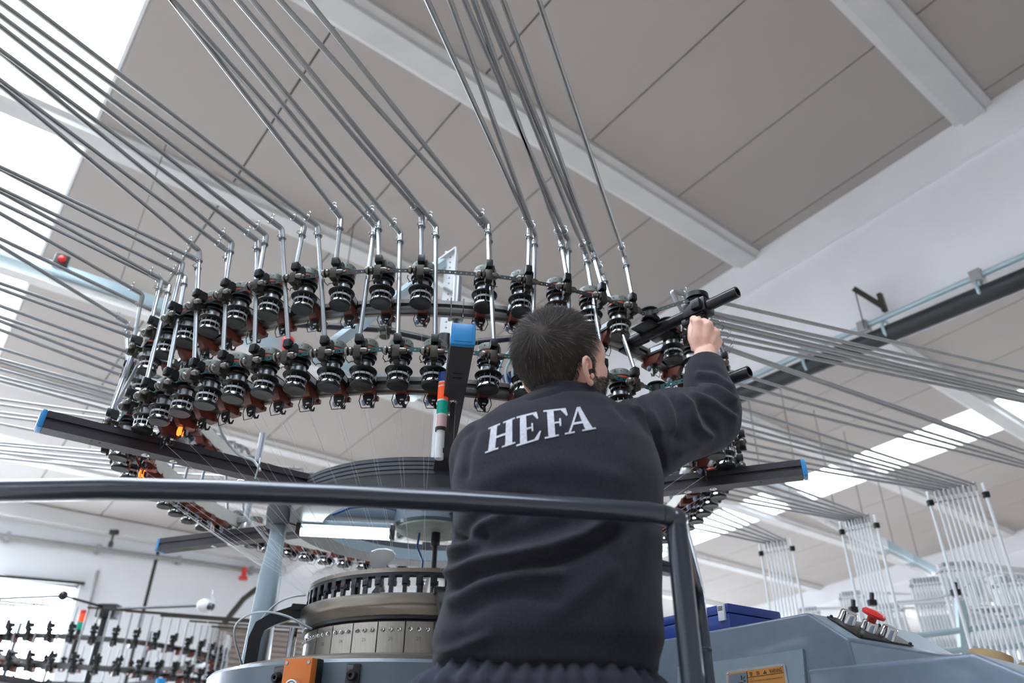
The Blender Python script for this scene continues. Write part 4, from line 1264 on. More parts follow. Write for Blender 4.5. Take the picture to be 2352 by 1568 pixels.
used = set()
jobs = []
for (e, q, tier, clamp) in sorted(PIPES, key=lambda p_: p_[3] is None):
    d = e - RC
    phi = math.degrees(math.atan2(d.y, d.x))
    cands = [f for f in feeders if (tier == '?' or f[0] == tier) and (f[0], f[1]) not in used]
    if clamp:
        f = min(cands, key=lambda f_: (Vector(px_of(f_[3].location + pol(0.147, math.radians(f_[1]), 0.058))) - Vector(clamp)).length)
    else:
        f = min(cands, key=lambda f_: abs(wrap(f_[1] - phi)))
    used.add((f[0], f[1]))
    jobs.append((e, q, f, phi))
L_ = sorted([j for j in jobs if (j[3] < -82.4 or j[3] > 90)], key=lambda j: -(j[3] if j[3] < 0 else j[3] - 360))
R_ = sorted([j for j in jobs if -82.4 <= j[3] <= 90], key=lambda j: j[3])
for side, lst in (('towards the skylight', L_), ('round past the man\'s hand', R_)):
    for i, (e, q, f, phi) in enumerate(lst):
        top = f[3].location + pol(0.147, math.radians(f[1]), 0.056)
        t = empty('yarn_pipe', top, label='%s grey metal yarn pipe counting from the blue-capped arm %s' % (ordinal(i + 1), side), cat='yarn pipe', group='yarn pipes between feeder ring and creels')
        up = (e - top)
        d2 = -up.normalized()
        d1 = (q - e).normalized()
        MB().cyl(Vector(), up + d2 * 0.02, PIPE_R * 0.92, n=9).build('drop_tube', M_ALU, t)
        q2 = q - top
        MB().cyl(up + d1 * 0.02, q2, PIPE_R, n=9).build('long_tube', M_STEEL, t)
        MB().tube(pipe_elbow(up, d1, d2), 0.0082, 9).build('elbow', M_STEEL, t)
        for dd in (d1, d2):
            clip_mesh(up + dd * 0.042, dd, 0.0095).build('spring_clip', M_STEEL, t)
        if i % 7 == 2:
            m_ = up.lerp(q2, 0.45)
            MB().cyl(m_, m_ + d1 * 0.05, PIPE_R * 1.15, n=9).build('joint_sleeve', M_STEEL, t)

# yarns from the feeders down to the guide ring
k = 0
for tier, d, h, o in feeders:
    a = math.radians(d)
    p = RC + pol(RR + RE(a) + 0.016, a, h - 0.068)
    ag = a + 0.04 * (1 if tier == 'U' else -1)
    q = RC + pol(0.404, ag, 0.542)
    w = MB().tube([p - p, (p.lerp(q, 0.5) - p) - Vector((0, 0, 0.006)), q - p], 0.00038, 4).build('yarn', M_THREAD)
    w.location = p
    tag(w, 'thin white yarn running from a feeder down to the guide ring of the cylinder', 'yarn', 'yarns feeding the cylinder')
# ================================================================== guard rail, console, cables, creels, far machine
rail_z = 0.348
top_pts = [at_z(x, y, rail_z) for x, y in ((-260, 1140), (0, 1127), (250, 1122), (500, 1127), (780, 1137), (1040, 1149), (1300, 1165), (1490, 1177))]
cnr = at_z(1553, 1186, rail_z)
far = at_z(1600, 1352, rail_z)
gr = empty('guard_rail', (cnr.x, cnr.y, FLOOR_Z), label='dark blue-grey tubular guard rail of the work platform in front of the man', cat='guard rail')
o_ = Vector((cnr.x, cnr.y, FLOOR_Z))
def arc(p, c, q, n=7):
    return [p.lerp(c, i / n).lerp(c.lerp(q, i / n), i / n) for i in range(n + 1)]
down = Vector((0, 0, -1))
post_x = at_z(1552, 1240, 0.27)
MB().tube([p - o_ for p in top_pts[:-1]] + [p - o_ for p in arc(top_pts[-1], cnr, cnr.lerp(far, 0.06) + down * 0.004)], 0.0158, 16).build('top_tube', M_RAIL, gr)
MB().tube([p - o_ for p in arc(top_pts[-1].lerp(cnr, 0.4), cnr + down * 0.0, cnr.lerp(far, 0.10))] + [p - o_ for p in arc(cnr.lerp(far, 0.86), far, far + down * 0.10)][:-1] + [far + down * 0.12 - o_], 0.0155, 16).build('side_tube', M_RAIL, gr)
MB().tube([far + down * 0.115 - o_, far + Vector((0.002, -0.01, 0)) + down * (far.z - FLOOR_Z) - o_], 0.0155, 16).lathe([(0.0158, -0.004), (0.0172, 0), (0.0158, 0.004)], 16, far + down * 0.118 - o_).build('rear_post', M_RAIL, gr)
pc = cnr + Vector((0.0, 0.004, 0))
MB().tube([pc - o_ + down * 0.006, pc - o_ + down * 0.06, Vector((0.004, 0.003, 0.0))], [0.0155, 0.0165, 0.0165], 18).build('front_post', M_RAIL, gr)
MB().sphere(pc - o_ + down * 0.004, 0.0185, 14, 10).build('weld_bead', M_RAIL, gr)
lp = top_pts[0] - o_
MB().box(Vector((-0.62, -0.25, 0.003)), (2.7, 2.3, 0.006)).build('bounce_cut_deck', M_BOUNCE_CUT, gr)  # unseen dark sheet added to cut light bouncing up off the floor
MB().tube([lp, lp + Vector((-0.05, 0.0, -0.02)), lp + Vector((-0.07, 0, -0.1)), Vector((lp.x - 0.07, lp.y, 0))], 0.0158, 14).build('far_post', M_RAIL, gr)

# ---------------- control console on the right
def on_line(p, q, x, y):
    """point on pixel ray (x, y) standing over the plan line p-q"""
    r = ray(x, y)
    d = q - p
    det = r.x * (-d.y) - (-d.x) * r.y
    t_ = (p.x * (-d.y) - (-d.x) * p.y) / det
    return r * t_
def console_box(mb, P1, P0, P2, P2b, P3, depth_dir, zlow, face_thick):
    pass
zc = 0.335
P1 = at_z(1853, 1406, zc)
P0 = at_z(1560, 1461, zc)
P2 = on_line(P0, P1, 1947, 1466)
P2b = on_line(P0, P1, 1950, 1516)
ux = (P1 - P0); ux.z = 0; ux.normalize()
nrm = Vector((ux.y, -ux.x, 0))
if nrm.y > 0:
    nrm = -nrm
away = -nrm
P3 = at_depth(2132, 1497, 1.62)
W3 = 0.42
con = empty('control_console', (P1.x, P1.y, FLOOR_Z), label='blue-grey painted machine control console with sloping button panel and orange warning plate', cat='control console')
o_ = Vector((P1.x, P1.y, FLOOR_Z))
def pl(p):
    return Vector(((p - P0).dot(ux), p.z))
a0, a1, a2 = pl(P0), pl(P1), pl(P2)
a2b = pl(P2b)
prof = [(a0.x - 0.25, zc), (a1.x, zc), (a2.x, a2.y), (a2.x + 0.004, a2b.y - 0.02), (a2.x - 0.03, a2b.y - 0.055), (a0.x - 0.25, a2b.y - 0.055)]
body = MB()
bm = bmesh.new()
vs1 = [bm.verts.new(P0 + ux * x_ + Vector((0, 0, z_ - P0.z)) - o_) for x_, z_ in prof]
vs2 = [bm.verts.new(P0 + ux * x_ + Vector((0, 0, z_ - P0.z)) + away * W3 - o_) for x_, z_ in prof]
bm.faces.new(vs1)
bm.faces.new(list(reversed(vs2)))
for i in range(len(prof)):
    j = (i + 1) % len(prof)
    f_ = bm.faces.new((vs1[i], vs2[i], vs2[j], vs1[j]))
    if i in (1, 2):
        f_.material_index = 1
bmesh.ops.recalc_face_normals(bm, faces=bm.faces)
bmesh.ops.bevel(bm, geom=list(bm.edges), offset=0.007, segments=3, affect='EDGES', profile=0.6)
me = bpy.data.meshes.new('upper_housing')
bm.to_mesh(me); bm.free()
me.materials.append(M_CONSOLE)
me.materials.append(M_CONSOLEL)
me.polygons.foreach_set('use_smooth', [True] * len(me.polygons))
me.set_sharp_from_angle(angle=math.radians(35))
link('upper_housing', me, con)
# button plate lying on the slope
sl_ = (P2 - P1)
sl = sl_.normalized()
pn = sl.cross(away).normalized()
if pn.z < 0:
    pn = -pn
def on_slope(x, y):
    r = ray(x, y)
    return r * (P1.dot(pn) / r.dot(pn))
cs = P1 + sl * (sl_.length * 0.5) + away * 0.155 + pn * 0.003
Bs = basis(sl, away if sl.cross(away).dot(pn) > 0 else -away, pn)
plate = MB().box(cs - o_, (sl_.length * 0.80, 0.20, 0.004), Bs, bev=0.001).build('button_plate', M_CAST, con)
for sx in (-1, 1):
    for sy in (-1, 1):
        MB().sphere(cs - o_ + sl * (sl_.length * 0.37 * sx) + away * (0.09 * sy) + pn * 0.003, 0.004, 10, 6).build('plate_screw', M_BLACK, plate)
def button(u_, v_, r_, h_, mm, nm, cap=None):
    c = cs - o_ + sl * u_ + away * v_ + pn * 0.002
    b_ = MB().lathe([(0.0001, 0), (r_ * 1.05, 0), (r_ * 1.05, h_ * 0.2), (r_, h_ * 0.3), (r_, h_ * 0.85), (r_ * 0.9, h_), (0.0001, h_)], 24, c, Bs).build(nm, mm, con)
    if cap:
        MB().lathe([(0.0001, h_), (r_ * 0.6, h_), (r_ * 0.6, h_ + 0.012), (r_ * 1.5, h_ + 0.014), (r_ * 1.55, h_ + 0.020), (r_ * 1.2, h_ + 0.025), (0.0001, h_ + 0.027)], 28, c, Bs).build('mushroom_cap', cap, b_)
    return b_
button(-0.022, -0.062, 0.0185, 0.026, M_CHROME, 'button_collar')
button(0.004, -0.018, 0.0165, 0.022, M_CHROME, 'stop_button', M_RED)
button(0.026, 0.022, 0.0165, 0.026, M_CHROME, 'button_collar')
# light front plate with the warning label
fp = [(1556, 1531), (1843, 1490), (1852, 1600), (1556, 1650)]
off = nrm * 0.006
vs = []
for x_, y_ in fp:
    r = ray(x_, y_)
    vs.append(r * ((P0 + off).dot(nrm) / r.dot(nrm)))
mb = MB()
mb.add([v - o_ for v in vs] + [v - o_ + away * 0.012 for v in vs], [(0, 1, 2, 3), (7, 6, 5, 4), (0, 4, 5, 1), (1, 5, 6, 2), (2, 6, 7, 3), (3, 7, 4, 0)])
mb.build('front_plate', M_CONSOLEL, con)
def on_plate(x, y, dd=0.0):
    r = ray(x, y)
    return r * ((P0 + nrm * (0.006 + dd)).dot(nrm) / r.dot(nrm))
def quad_plate(pts, dd, th, mm, nm, parent):
    vs = [on_plate(x_, y_, dd) - o_ for x_, y_ in pts]
    k = len(vs)
    return MB().add(vs + [v + away * th for v in vs], [tuple(range(k)), tuple(reversed(range(k, 2 * k)))] + [(i, k + i, k + (i + 1) % k, (i + 1) % k) for i in range(k)]).build(nm, mm, parent, sharp=30)
sign = quad_plate([(1672, 1540), (1797, 1522.5), (1803, 1527), (1816, 1600), (1672, 1620), (1667, 1546)], 0.0016, 0.0016, M_STEEL, 'warning_plate', con)
quad_plate([(1672, 1546), (1797, 1528), (1809, 1596), (1672, 1616)], 0.0020, 0.0006, M_SIGN, 'orange_field', sign)
quad_plate([(1674, 1549), (1714.5, 1543), (1719, 1606), (1674, 1612)], 0.0023, 0.0004, M_CONSOLE, 'pictogram_field', sign)
for pts in ([(1714.5, 1541), (1716, 1541), (1722, 1604), (1720.5, 1604)], [(1716, 1555), (1799.5, 1543.4), (1799.7, 1544.4), (1716.2, 1556)]):
    quad_plate(pts, 0.0025, 0.0004, M_INK, 'rule', sign)
# pictogram: crushed fingers between rollers, as far as the frame shows
for pts in ([(1701, 1551.5), (1704, 1551), (1705.5, 1560), (1703, 1561.5)], [(1707.5, 1556), (1710.5, 1552), (1712, 1552.5), (1706, 1562)], [(1707, 1562.5), (1711, 1561), (1714, 1564), (1710, 1565)]):
    quad_plate(pts, 0.0026, 0.0003, M_INK, 'pictogram_mark', sign)
quad_plate([(1690, 1572), (1694, 1567.5), (1702, 1566), (1710, 1567), (1716, 1572), (1717, 1580), (1692, 1584)], 0.0026, 0.0003, M_INK, 'pictogram_mark', sign)
quad_plate([(1753, 1547.5), (1756.5, 1538.2), (1761.5, 1546.3)], 0.0026, 0.0003, M_INK, 'hazard_triangle', sign)
quad_plate([(1756.6, 1541.0), (1757.4, 1540.9), (1757.6, 1544.0), (1756.9, 1544.1)], 0.0031, 0.0003, M_SIGN, 'hazard_mark', sign)
quad_plate([(1756.9, 1545.0), (1757.6, 1544.9), (1757.7, 1545.7), (1757.0, 1545.8)], 0.0031, 0.0003, M_SIGN, 'hazard_mark', sign)
def text_quad(txt, TL, TR, BL, BR, dd, mm, nm, parent):
    me = flat_text(txt, 1.0)
    xs = [v.co.x for v in me.vertices]; ys = [v.co.y for v in me.vertices]
    if not xs:
        return
    x0, x1, y0, y1 = min(xs), max(xs), min(ys), max(ys)
    TL, TR, BL, BR = [on_plate(p_[0], p_[1], dd) - o_ for p_ in (TL, TR, BL, BR)]
    for v in me.vertices:
        s_, t_ = (v.co.x - x0) / (x1 - x0), (v.co.y - y0) / (y1 - y0)
        v.co = BL.lerp(BR, s_).lerp(TL.lerp(TR, s_), t_)
    me.materials.clear()
    me.materials.append(mm)
    return link(nm, me, parent)
text_quad('WARNING', (1766, 1536.5), (1794.5, 1532.6), (1767.5, 1546.2), (1796, 1542.2), 0.0027, M_INK, 'warning_word', sign)
text_quad('\u8b66', (1720.5, 1543.0), (1728.0, 1542.0), (1722, 1553), (1729.5, 1552), 0.0027, M_INK, 'warning_word', sign)
text_quad('\u544a', (1736.0, 1541.0), (1744.5, 1539.8), (1737.3, 1550.6), (1745.8, 1549.4), 0.0027, M_INK, 'warning_word', sign)
text_quad('\u6ce8\u610f\u5b89\u5168', (1720.5, 1558.2), (1732.5, 1556.8), (1720.8, 1561.2), (1732.8, 1559.8), 0.0027, M_INK, 'small_print', sign)
text_quad('\u673a\u5668\u8fd0\u8f6c\u65f6\u8bf7\u52ff\u7528\u624b\u89e6\u6478\u4ee5\u514d\u53d1\u751f\u5371\u9669', (1720.8, 1563.2), (1796.5, 1553.3), (1721.2, 1566.6), (1797, 1556.7), 0.0027, M_INK, 'small_print', sign)
for x_, y_ in ((1671.5, 1546.8), (1796.5, 1528.0)):
    MB().sphere(on_plate(x_, y_, 0.003) - o_, 0.0018, 10, 6).build('rivet', M_CHROME, sign)
# lower housing in front
zc2 = 0.195
Q1 = at_z(2232, 1497, zc2)
Q0 = at_z(1852, 1536, zc2)
ux2 = Q1 - Q0; ux2.z = 0
L2 = ux2.length
ux2.normalize()
n2 = Vector((ux2.y, -ux2.x, 0))
if n2.y > 0:
    n2 = -n2
Q2 = on_line(Q0, Q1, 2400, 1566)
sx = (Q2 - Q0).dot(ux2)
prof = [(0.0, zc2), (L2, zc2), (sx, Q2.z), (sx + 0.01, -0.35), (0.0, -0.35)]
bm = bmesh.new()
vs1 = [bm.verts.new(Q0 + ux2 * x_ + Vector((0, 0, z_ - Q0.z)) - o_) for x_, z_ in prof]
vs2 = [bm.verts.new(Q0 + ux2 * x_ + Vector((0, 0, z_ - Q0.z)) - n2 * 0.38 - o_) for x_, z_ in prof]
bm.faces.new(vs1)
bm.faces.new(list(reversed(vs2)))
for i in range(len(prof)):
    j = (i + 1) % len(prof)
    bm.faces.new((vs1[i], vs2[i], vs2[j], vs1[j]))
bmesh.ops.recalc_face_normals(bm, faces=bm.faces)
bmesh.ops.bevel(bm, geom=list(bm.edges), offset=0.010, segments=3, affect='EDGES', profile=0.6)
me = bpy.data.meshes.new('lower_housing')
bm.to_mesh(me); bm.free()
me.materials.append(M_CONSOLE)
me.materials.append(M_CONSOLEL)
me.polygons.foreach_set('use_smooth', [True] * len(me.polygons))
me.set_sharp_from_angle(angle=math.radians(35))
link('lower_housing', me, con)
pm_ = (P0 + P1) / 2 + away * 0.2
MB().box(Vector((pm_.x, pm_.y, 0)) - Vector((o_.x, o_.y, 0)) + Vector((0, 0, 0.40)), (0.5, 0.3, 0.8), basis(ux, away, Vector((0, 0, 1))), bev=0.01).build('pedestal', M_CONSOLE, con)

# blue plastic case on top of the console
pb0, pb1 = at_z(1600, 1448, zc + 0.004), at_z(1722, 1424, zc + 0.004)
u_ = pb1 - pb0; u_.z = 0; u_.normalize()
v_ = Vector((-u_.y, u_.x, 0))
if v_.y < 0:
    v_ = -v_
c = at_depth(1604, 1412, 1.98)
c.z = zc + 0.004
case = empty('blue_case', c, label='royal blue plastic carrying case with a grey latch lying on the console', cat='case')
Bc = basis(u_, v_, Vector((0, 0, 1)))
hz = 0.066
MB().box(Vector((0, 0.10, hz * 0.30)) if False else Bc @ Vector((-0.03, 0.10, hz * 0.30)), (0.27, 0.20, hz * 0.58), Bc, bev=0.006).build('base_shell', M_BLUECASE, case)
MB().box(Bc @ Vector((-0.03, 0.10, hz * 0.78)), (0.27, 0.20, hz * 0.36), Bc, bev=0.006).build('lid', M_BLUECASE, case)
lt = MB().box(Bc @ Vector((0.085, -0.003, hz * 0.62)), (0.022, 0.008, hz * 0.6), Bc, bev=0.002).build('latch', M_LABEL, case)
mb = MB()
for k in range(3):
    mb.box(Bc @ Vector((0.085, -0.0075, hz * (0.72 + 0.06 * k))), (0.016, 0.001, 0.0014), Bc)
mb.build('latch_rib', M_INK, lt)

# cardboard yarn cone tubes near the right edge
for k, (x_, y_, d_, r_, lab) in enumerate(((2262, 1512, 1.95, 0.050, 'tan cardboard cone base standing behind the lower console housing'), (2378, 1545, 1.9, 0.050, 'second tan cardboard cone base cut by the edge of the picture'))):
    c = at_depth(x_, y_, d_)
    tilt = Matrix.Rotation(0.30, 3, 'Y')
    t = empty('cardboard_cone', (c.x, c.y, c.z - 0.05), label=lab, cat='yarn cone')
    MB().lathe([(r_ * 0.96, 0.0), (r_, 0.0), (r_ * 1.0, 0.062), (r_ * 0.96, 0.062)], 40, M=tilt, loop=True).build('cone_wall', M_CARD, t)
    MB().lathe([(0.0001, 0.01), (r_ * 0.96, 0.01), (r_ * 0.96, 0.014), (0.0001, 0.014)], 32, M=tilt).build('cone_base', M_CARD, t)
    MB().box((0, 0, -0.1 - 0.0), (0.16, 0.16, 0.19)).build('cone_stand', M_CAST, t)

# ---------------- loose hoses and the white cable
def hose(name, label, pix, r, mm, cat='hose'):
    pts = [at_depth(x_, y_, d_) for x_, y_, d_ in pix]
    sm = []
    for i in range(len(pts) - 1):
        p0, p1, p2, p3 = pts[max(0, i - 1)], pts[i], pts[i + 1], pts[min(len(pts) - 1, i + 2)]
        for k in range(6):
            t = k / 6
            sm.append(0.5 * ((2 * p1) + (p2 - p0) * t + (2 * p0 - 5 * p1 + 4 * p2 - p3) * t * t + (3 * p1 - p0 - 3 * p2 + p3) * t ** 3))
    sm.append(pts[-1])
    o = MB().tube([p - sm[0] for p in sm], r, 8).build(name, mm)
    o.location = sm[0]
    return tag(o, label, cat)
hose('white_cable', 'white cable hanging in a curve from the lower rail to the dark arm', [(455, 800, 2.3), (497, 955, 2.25), (515, 1005, 2.3), (548, 1043, 2.32), (580, 1056, 2.33), (592, 1070, 2.32), (597, 1080, 2.30)], 0.0042, M_HOSE, 'cable')
c = at_depth(594, 1068, 2.30)
tag(MB().tube([at_depth(598, 1052, 2.29), at_depth(596, 1065, 2.27), at_depth(590, 1085, 2.27), at_depth(586, 1098, 2.29)], 0.003, 6).build('cable_tie', M_HOSE), 'pale cable tie looped round the dark arm', 'cable tie')
hose('thin_hose', 'thin milky hose arching from the drum to the chrome pin', [(560, 1540, 2.35), (548, 1500, 2.32), (538, 1460, 2.3), (545, 1430, 2.28), (575, 1410, 2.26), (615, 1405, 2.24), (660, 1415, 2.24), (700, 1436, 2.25), (716, 1444, 2.26)], 0.0032, M_HOSE)
hose('thin_hose', 'thin milky hose rising from the drum to the yarn guides', [(563, 1538, 2.36), (572, 1500, 2.36), (582, 1455, 2.36), (605, 1415, 2.36), (640, 1383, 2.37), (672, 1370, 2.38), (702, 1366, 2.4)], 0.0032, M_HOSE)

# ---------------- creel frames on the right: the machine's own, then others farther off
def creel(name, label, tops, zt_, n_, foot_z, extra_bar=True, r=0.0056, shades=0):
    """tops: two plan points between which n_ tubes hang from height zt_"""
    p, q = tops
    base = Vector((p.x, p.y, FLOOR_Z))
    t = empty(name, base, label=label, cat='creel')
    d = (q - p); d.z = 0; d.normalize()
    H = zt_ - FLOOR_Z
    for nm, e in (('upright', p - d * 0.035), ('upright', q + d * 0.035)):
        e_ = Vector((e.x, e.y, 0)) - Vector((p.x, p.y, 0))
        u = MB().cyl(e_, e_ + Vector((0, 0, H)), r * 1.35, n=10).build(nm, M_WHITETUBE, t)
        MB().box(e_ + Vector((0, 0, H - 0.06)), (0.026, 0.026, 0.030), bev=0.004).build('upright_clamp', M_BLACK, u)
        MB().box(e_ + Vector((0, 0, 0.02)), (0.09, 0.09, 0.04), bev=0.006).build('foot', M_BLACK, u)
    pp = Vector((0, 0, 0))
    qq = Vector((q.x - p.x, q.y - p.y, 0))
    for zz in ((H - 0.06, 0.55) if extra_bar else (H - 0.06,)):
        MB().cyl(pp - d * 0.05 + Vector((0, 0, zz)), qq + d * 0.05 + Vector((0, 0, zz)), r * 0.8, n=8).build('cross_bar', M_STEEL, t)
    for i in range(n_):
        c = pp.lerp(qq, i / max(1, n_ - 1))
        w = MB().cyl(c + Vector((0, 0, foot_z - FLOOR_Z)), c + Vector((0, 0, H - 0.012)), r, n=8).build('creel_tube', M_WHITETUBE, t)
        MB().cyl(c + Vector((0, 0, H - 0.035)), c + Vector((0, 0, H + 0.012)), r * 1.35, n=8).build('tube_elbow', M_STEEL, w)
    for zz in (0.42, 0.78, 1.14):
        MB().cyl(pp + Vector((0, 0, zz)) - d * 0.05, qq + Vector((0, 0, zz)) + d * 0.05, 0.008, n=8).build('cone_bar', M_STEEL, t)
    return t
labs = ['nearest creel frame with a row of upright white tubes on the right', 'middle creel frame with upright white tubes beside the white trunking', 'farthest slim creel frame with upright white tubes above the blue case']
for ends, lab in zip(CREEL_PIPES, labs):
    a_, b_ = ends[-1], ends[0]
    creel('creel_frame', lab, (a_, b_), ZC, len(ends) + 2, -0.35)
far_creels = [((2165, 1296), (2232, 1290), 6.4, 8), ((2098, 1332), (2150, 1326), 7.4, 8), ((1935, 1362), (1975, 1358), 8.2, 7), ((1838, 1400), (1872, 1394), 9.0, 6), ((2290, 1330), (2345, 1322), 5.6, 7), ((2010, 1392), (2060, 1386), 7.0, 7), ((2220, 1400), (2300, 1392), 5.2, 8)]
for k, ((x0, y0), (x1, y1), d_, n_) in enumerate(far_creels):
    p, q = at_depth(x0, y0, d_), at_depth(x1, y1, d_ * 0.99)
    zt_ = (p.z + q.z) / 2
    dist = ['beyond the nearest frame', 'under the end of the white trunking', 'between the middle and nearest frames, low down', 'low down beside the middle frame', 'at the picture edge beyond the nearest frame', 'low down below the trunking', 'low in front of the others'][k]
    t = creel('creel_frame', 'blurred distant creel of white tubes ' + dist, (p, q), zt_, n_, FLOOR_Z + 0.5, False, 0.011)
    base = t.location
    for i in range(n_):          # pipes leaving towards their own machine
        c = p.lerp(q, i / (n_ - 1))
        c.z = zt_
        e = c + Vector((1.7 + 0.12 * i, 0.45 - 0.28 * k + 0.05 * i, -0.02))
        MB().cyl(c - base, e - base, 0.009, n=6).build('creel_pipe', M_WHITETUBE, t)
    for i in range(4):
        zz = zt_ - FLOOR_Z - 0.25 - 0.22 * i
        for j in range(5):
            c = (p.lerp(q, j / 4) - Vector((base.x, base.y, 0)))
            c.z = 0
            MB().lathe([(0.0001, 0), (0.06, 0), (0.035, 0.14), (0.0001, 0.14)], 12, c + Vector((0.05, 0.08, zz))).build('yarn_cone', M_WHITE, t)
# pale railing and black-jointed hoop lines low on the right
rl = [at_depth(x, y, 4.6) for x, y in ((1995, 1380), (2330, 1372))]
t = empty('white_rack', at_depth(2100, 1560, 4.6), label='pale blue-grey yarn rack with short upright rungs low on the far right', cat='rack')
b0 = t.location.copy()
def rk(x, y, d_=4.6):
    return at_depth(x, y, d_) - b0
MB().bar(rk(2205, 1375), rk(2215, 1500), 0.05, 0.05).build('rack_post', M_TRUNK, t)
MB().cyl(rk(2215, 1402), rk(2330, 1432), 0.016, n=8).build('rack_rail', M_WHITE, t)
MB().cyl(rk(2090, 1462), rk(2352, 1428), 0.018, n=8).build('rack_rail', M_TRUNK, t)
MB().cyl(rk(2100, 1500), rk(2370, 1480), 0.018, n=8).build('rack_rail', M_TRUNK, t)
for i in range(9):
    x = 2222 + i * 13
    MB().cyl(rk(x, 1403 + i * 3.4), rk(x + 6, 1500), 0.010, n=6).build('rung', M_WHITE, t)
hz_ = [at_depth(x, y, 3.9) for x, y in ((2148, 1318), (2165, 1306), (2200, 1302), (2250, 1308), (2310, 1320), (2370, 1340))]
hose('white_hoop', 'thin white bent rod arching over the far creels at the right', [(2148, 1318, 3.9), (2165, 1306, 3.9), (2200, 1302, 3.9), (2250, 1308, 3.9), (2310, 1320, 3.9), (2380, 1345, 3.9)], 0.006, M_WHITETUBE, 'rod')
hose('white_hoop', 'thin white bent rod with a black joint rising towards the right edge', [(2060, 1382, 3.9), (2120, 1376, 3.9), (2192, 1362, 3.9), (2230, 1338, 3.9), (2290, 1316, 3.9), (2380, 1322, 3.9)], 0.006, M_WHITETUBE, 'rod')
for k, (x, y) in enumerate(((2195, 1360), (2003, 1384), (1960, 1400))):
    c = at_depth(x, y, 3.88)
    tag(MB().box(c, (0.04, 0.035, 0.03), bev=0.004).cyl(c, c + Vector((0.01, 0, 0.05)), 0.012).build('black_joint', M_BLACK), ['black joint on the white bent rod', 'black joint above the console left of the red button', 'small black joint low between the far creels'][k], 'joint')

# ---------------- the second knitting machine, far left
K = 1.02
MC = at_depth(205, 1548, 6.5)
m2z = MC.z
m2 = empty('knitting_machine', (MC.x, MC.y, FLOOR_Z), label='blurred second circular knitting machine far off on the lower left by the window', cat='knitting machine')
def m2p(mb, nm, mm, parent=None):
    o = mb.build(nm, mm, parent or m2)
    if parent is None:
        o.location = (0, 0, CAM_H)
    return o
h1_, h2_, ha_ = m2z + 0.16, m2z - 0.05, m2z - 0.14
R2 = 0.98
for h in (h1_, h2_):
    m2p(MB().lathe([(R2 - 0.012, h - 0.018), (R2 + 0.008, h - 0.018), (R2 + 0.008, h + 0.018), (R2 - 0.012, h + 0.018)], 72, loop=True), 'feeder_rail', M_DKSTEEL)
for k in range(6):
    a = math.radians(-100 + 60 * k)
    u = pol(1, a)
    arm = m2p(MB().bar(u * 0.4 + Vector((0, 0, ha_)), u * 1.27 + Vector((0, 0, ha_)), 0.05, 0.05), 'arm', M_ARM)
    MB().box(u * 1.28 + Vector((0, 0, ha_)), (0.05, 0.056, 0.056), Matrix.Rotation(a, 3, 'Z'), bev=0.005).build('end_cap', M_BLUECAP, arm)
    m2p(MB().cyl(u * (R2 - 0.04) + Vector((0, 0, ha_)), u * (R2 - 0.04) + Vector((0, 0, h1_ + 0.1)), 0.013), 'rail_post', M_ALU)
m2p(MB().lathe([(0.36, ha_ - 0.05), (0.5, ha_ - 0.05), (0.5, ha_ + 0.03), (0.36, ha_ + 0.03)], 48, loop=True), 'hub_ring', M_HUBDK)
m2p(MB().lathe([(0.0001, -CAM_H), (0.55, -CAM_H), (0.62, -0.1), (0.62, 0.0), (0.40, 0.02), (0.40, 0.2), (0.0001, 0.2)], 48), 'bed', M_HUBGREY)
for k in range(3):
    a = math.radians(70 + 120 * k)
    m2p(MB().cyl(pol(0.5, a, 0.0), pol(0.46, a, ha_ - 0.03), 0.05, 0.035), 'leg', M_LEG)
zbm = at_depth(212, 1388, 6.5).z
m2p(MB().cyl((0, 0, ha_), (0, 0, zbm + 0.05), 0.03), 'mast', M_BLACKM)
m2p(MB().box((0.02, 0, zbm), (0.17, 0.12, 0.12), bev=0.01), 'boom_head', M_BLACK)
m2p(MB().cyl(Vector((0, 0, zbm + 0.02)), at_depth(460, 1390, 6.4) - MC + Vector((0, 0, MC.z)), 0.012, n=8), 'fan_boom', M_BLACKM)
m2p(MB().tube([Vector((0, 0, zbm + 0.03)), at_depth(147, 1368, 6.4) - MC + Vector((0, 0, MC.z)), at_depth(-20, 1375, 6.2) - MC + Vector((0, 0, MC.z))], 0.011, 8), 'fan_boom', M_BLACKM)
m2p(MB().sphere(at_depth(145, 1367, 6.4) - MC + Vector((0, 0, MC.z)), 0.04), 'boom_joint', M_BLACKM)
sp = at_depth(182, 1446, 6.1)
t = empty('stack_light', (sp.x, sp.y, sp.z), label='small signal stack light with orange and green lenses on the far left machine', cat='signal light')
MB().cyl((0, 0, -0.25), (0, 0, 0.0), 0.02).build('post', M_CAST, t)
for z0_, z1_, mm, nm in ((0.0, 0.055, M_GREENL, 'green_lens'), (0.06, 0.12, M_ORANGEL, 'orange_lens'), (0.125, 0.15, M_RED, 'red_lens')):
    MB().cyl((0, 0, z0_), (0, 0, z1_), 0.034, n=16).build(nm, mm, t)
ff = at_depth(470, 1390, 6.4)
t = empty('boom_fan', ff, label='white fan with pale blades on the end of the far machine\'s boom', cat='fan')
MB().sphere((0, 0, 0), 0.055, 16, 10, (1.2, 1, 1)).build('motor', M_WHITE, t)
MB().cyl((0.05, -0.02, -0.01), (0.08, -0.03, -0.02), 0.03).build('fan_hub', M_BLACK, t)
for k in range(3):
    a = 0.6 + k * 2.1
    d = Vector((0.25 * math.cos(a), math.cos(a) * -0.9, math.sin(a))).normalized()
    MB().bar(Vector((0.07, -0.03, -0.015)) + d * 0.03, Vector((0.07, -0.03, -0.015)) + d * 0.16, 0.05, 0.004, up=(1, 0.3, 0.2)).build('blade', M_WHITE, t)
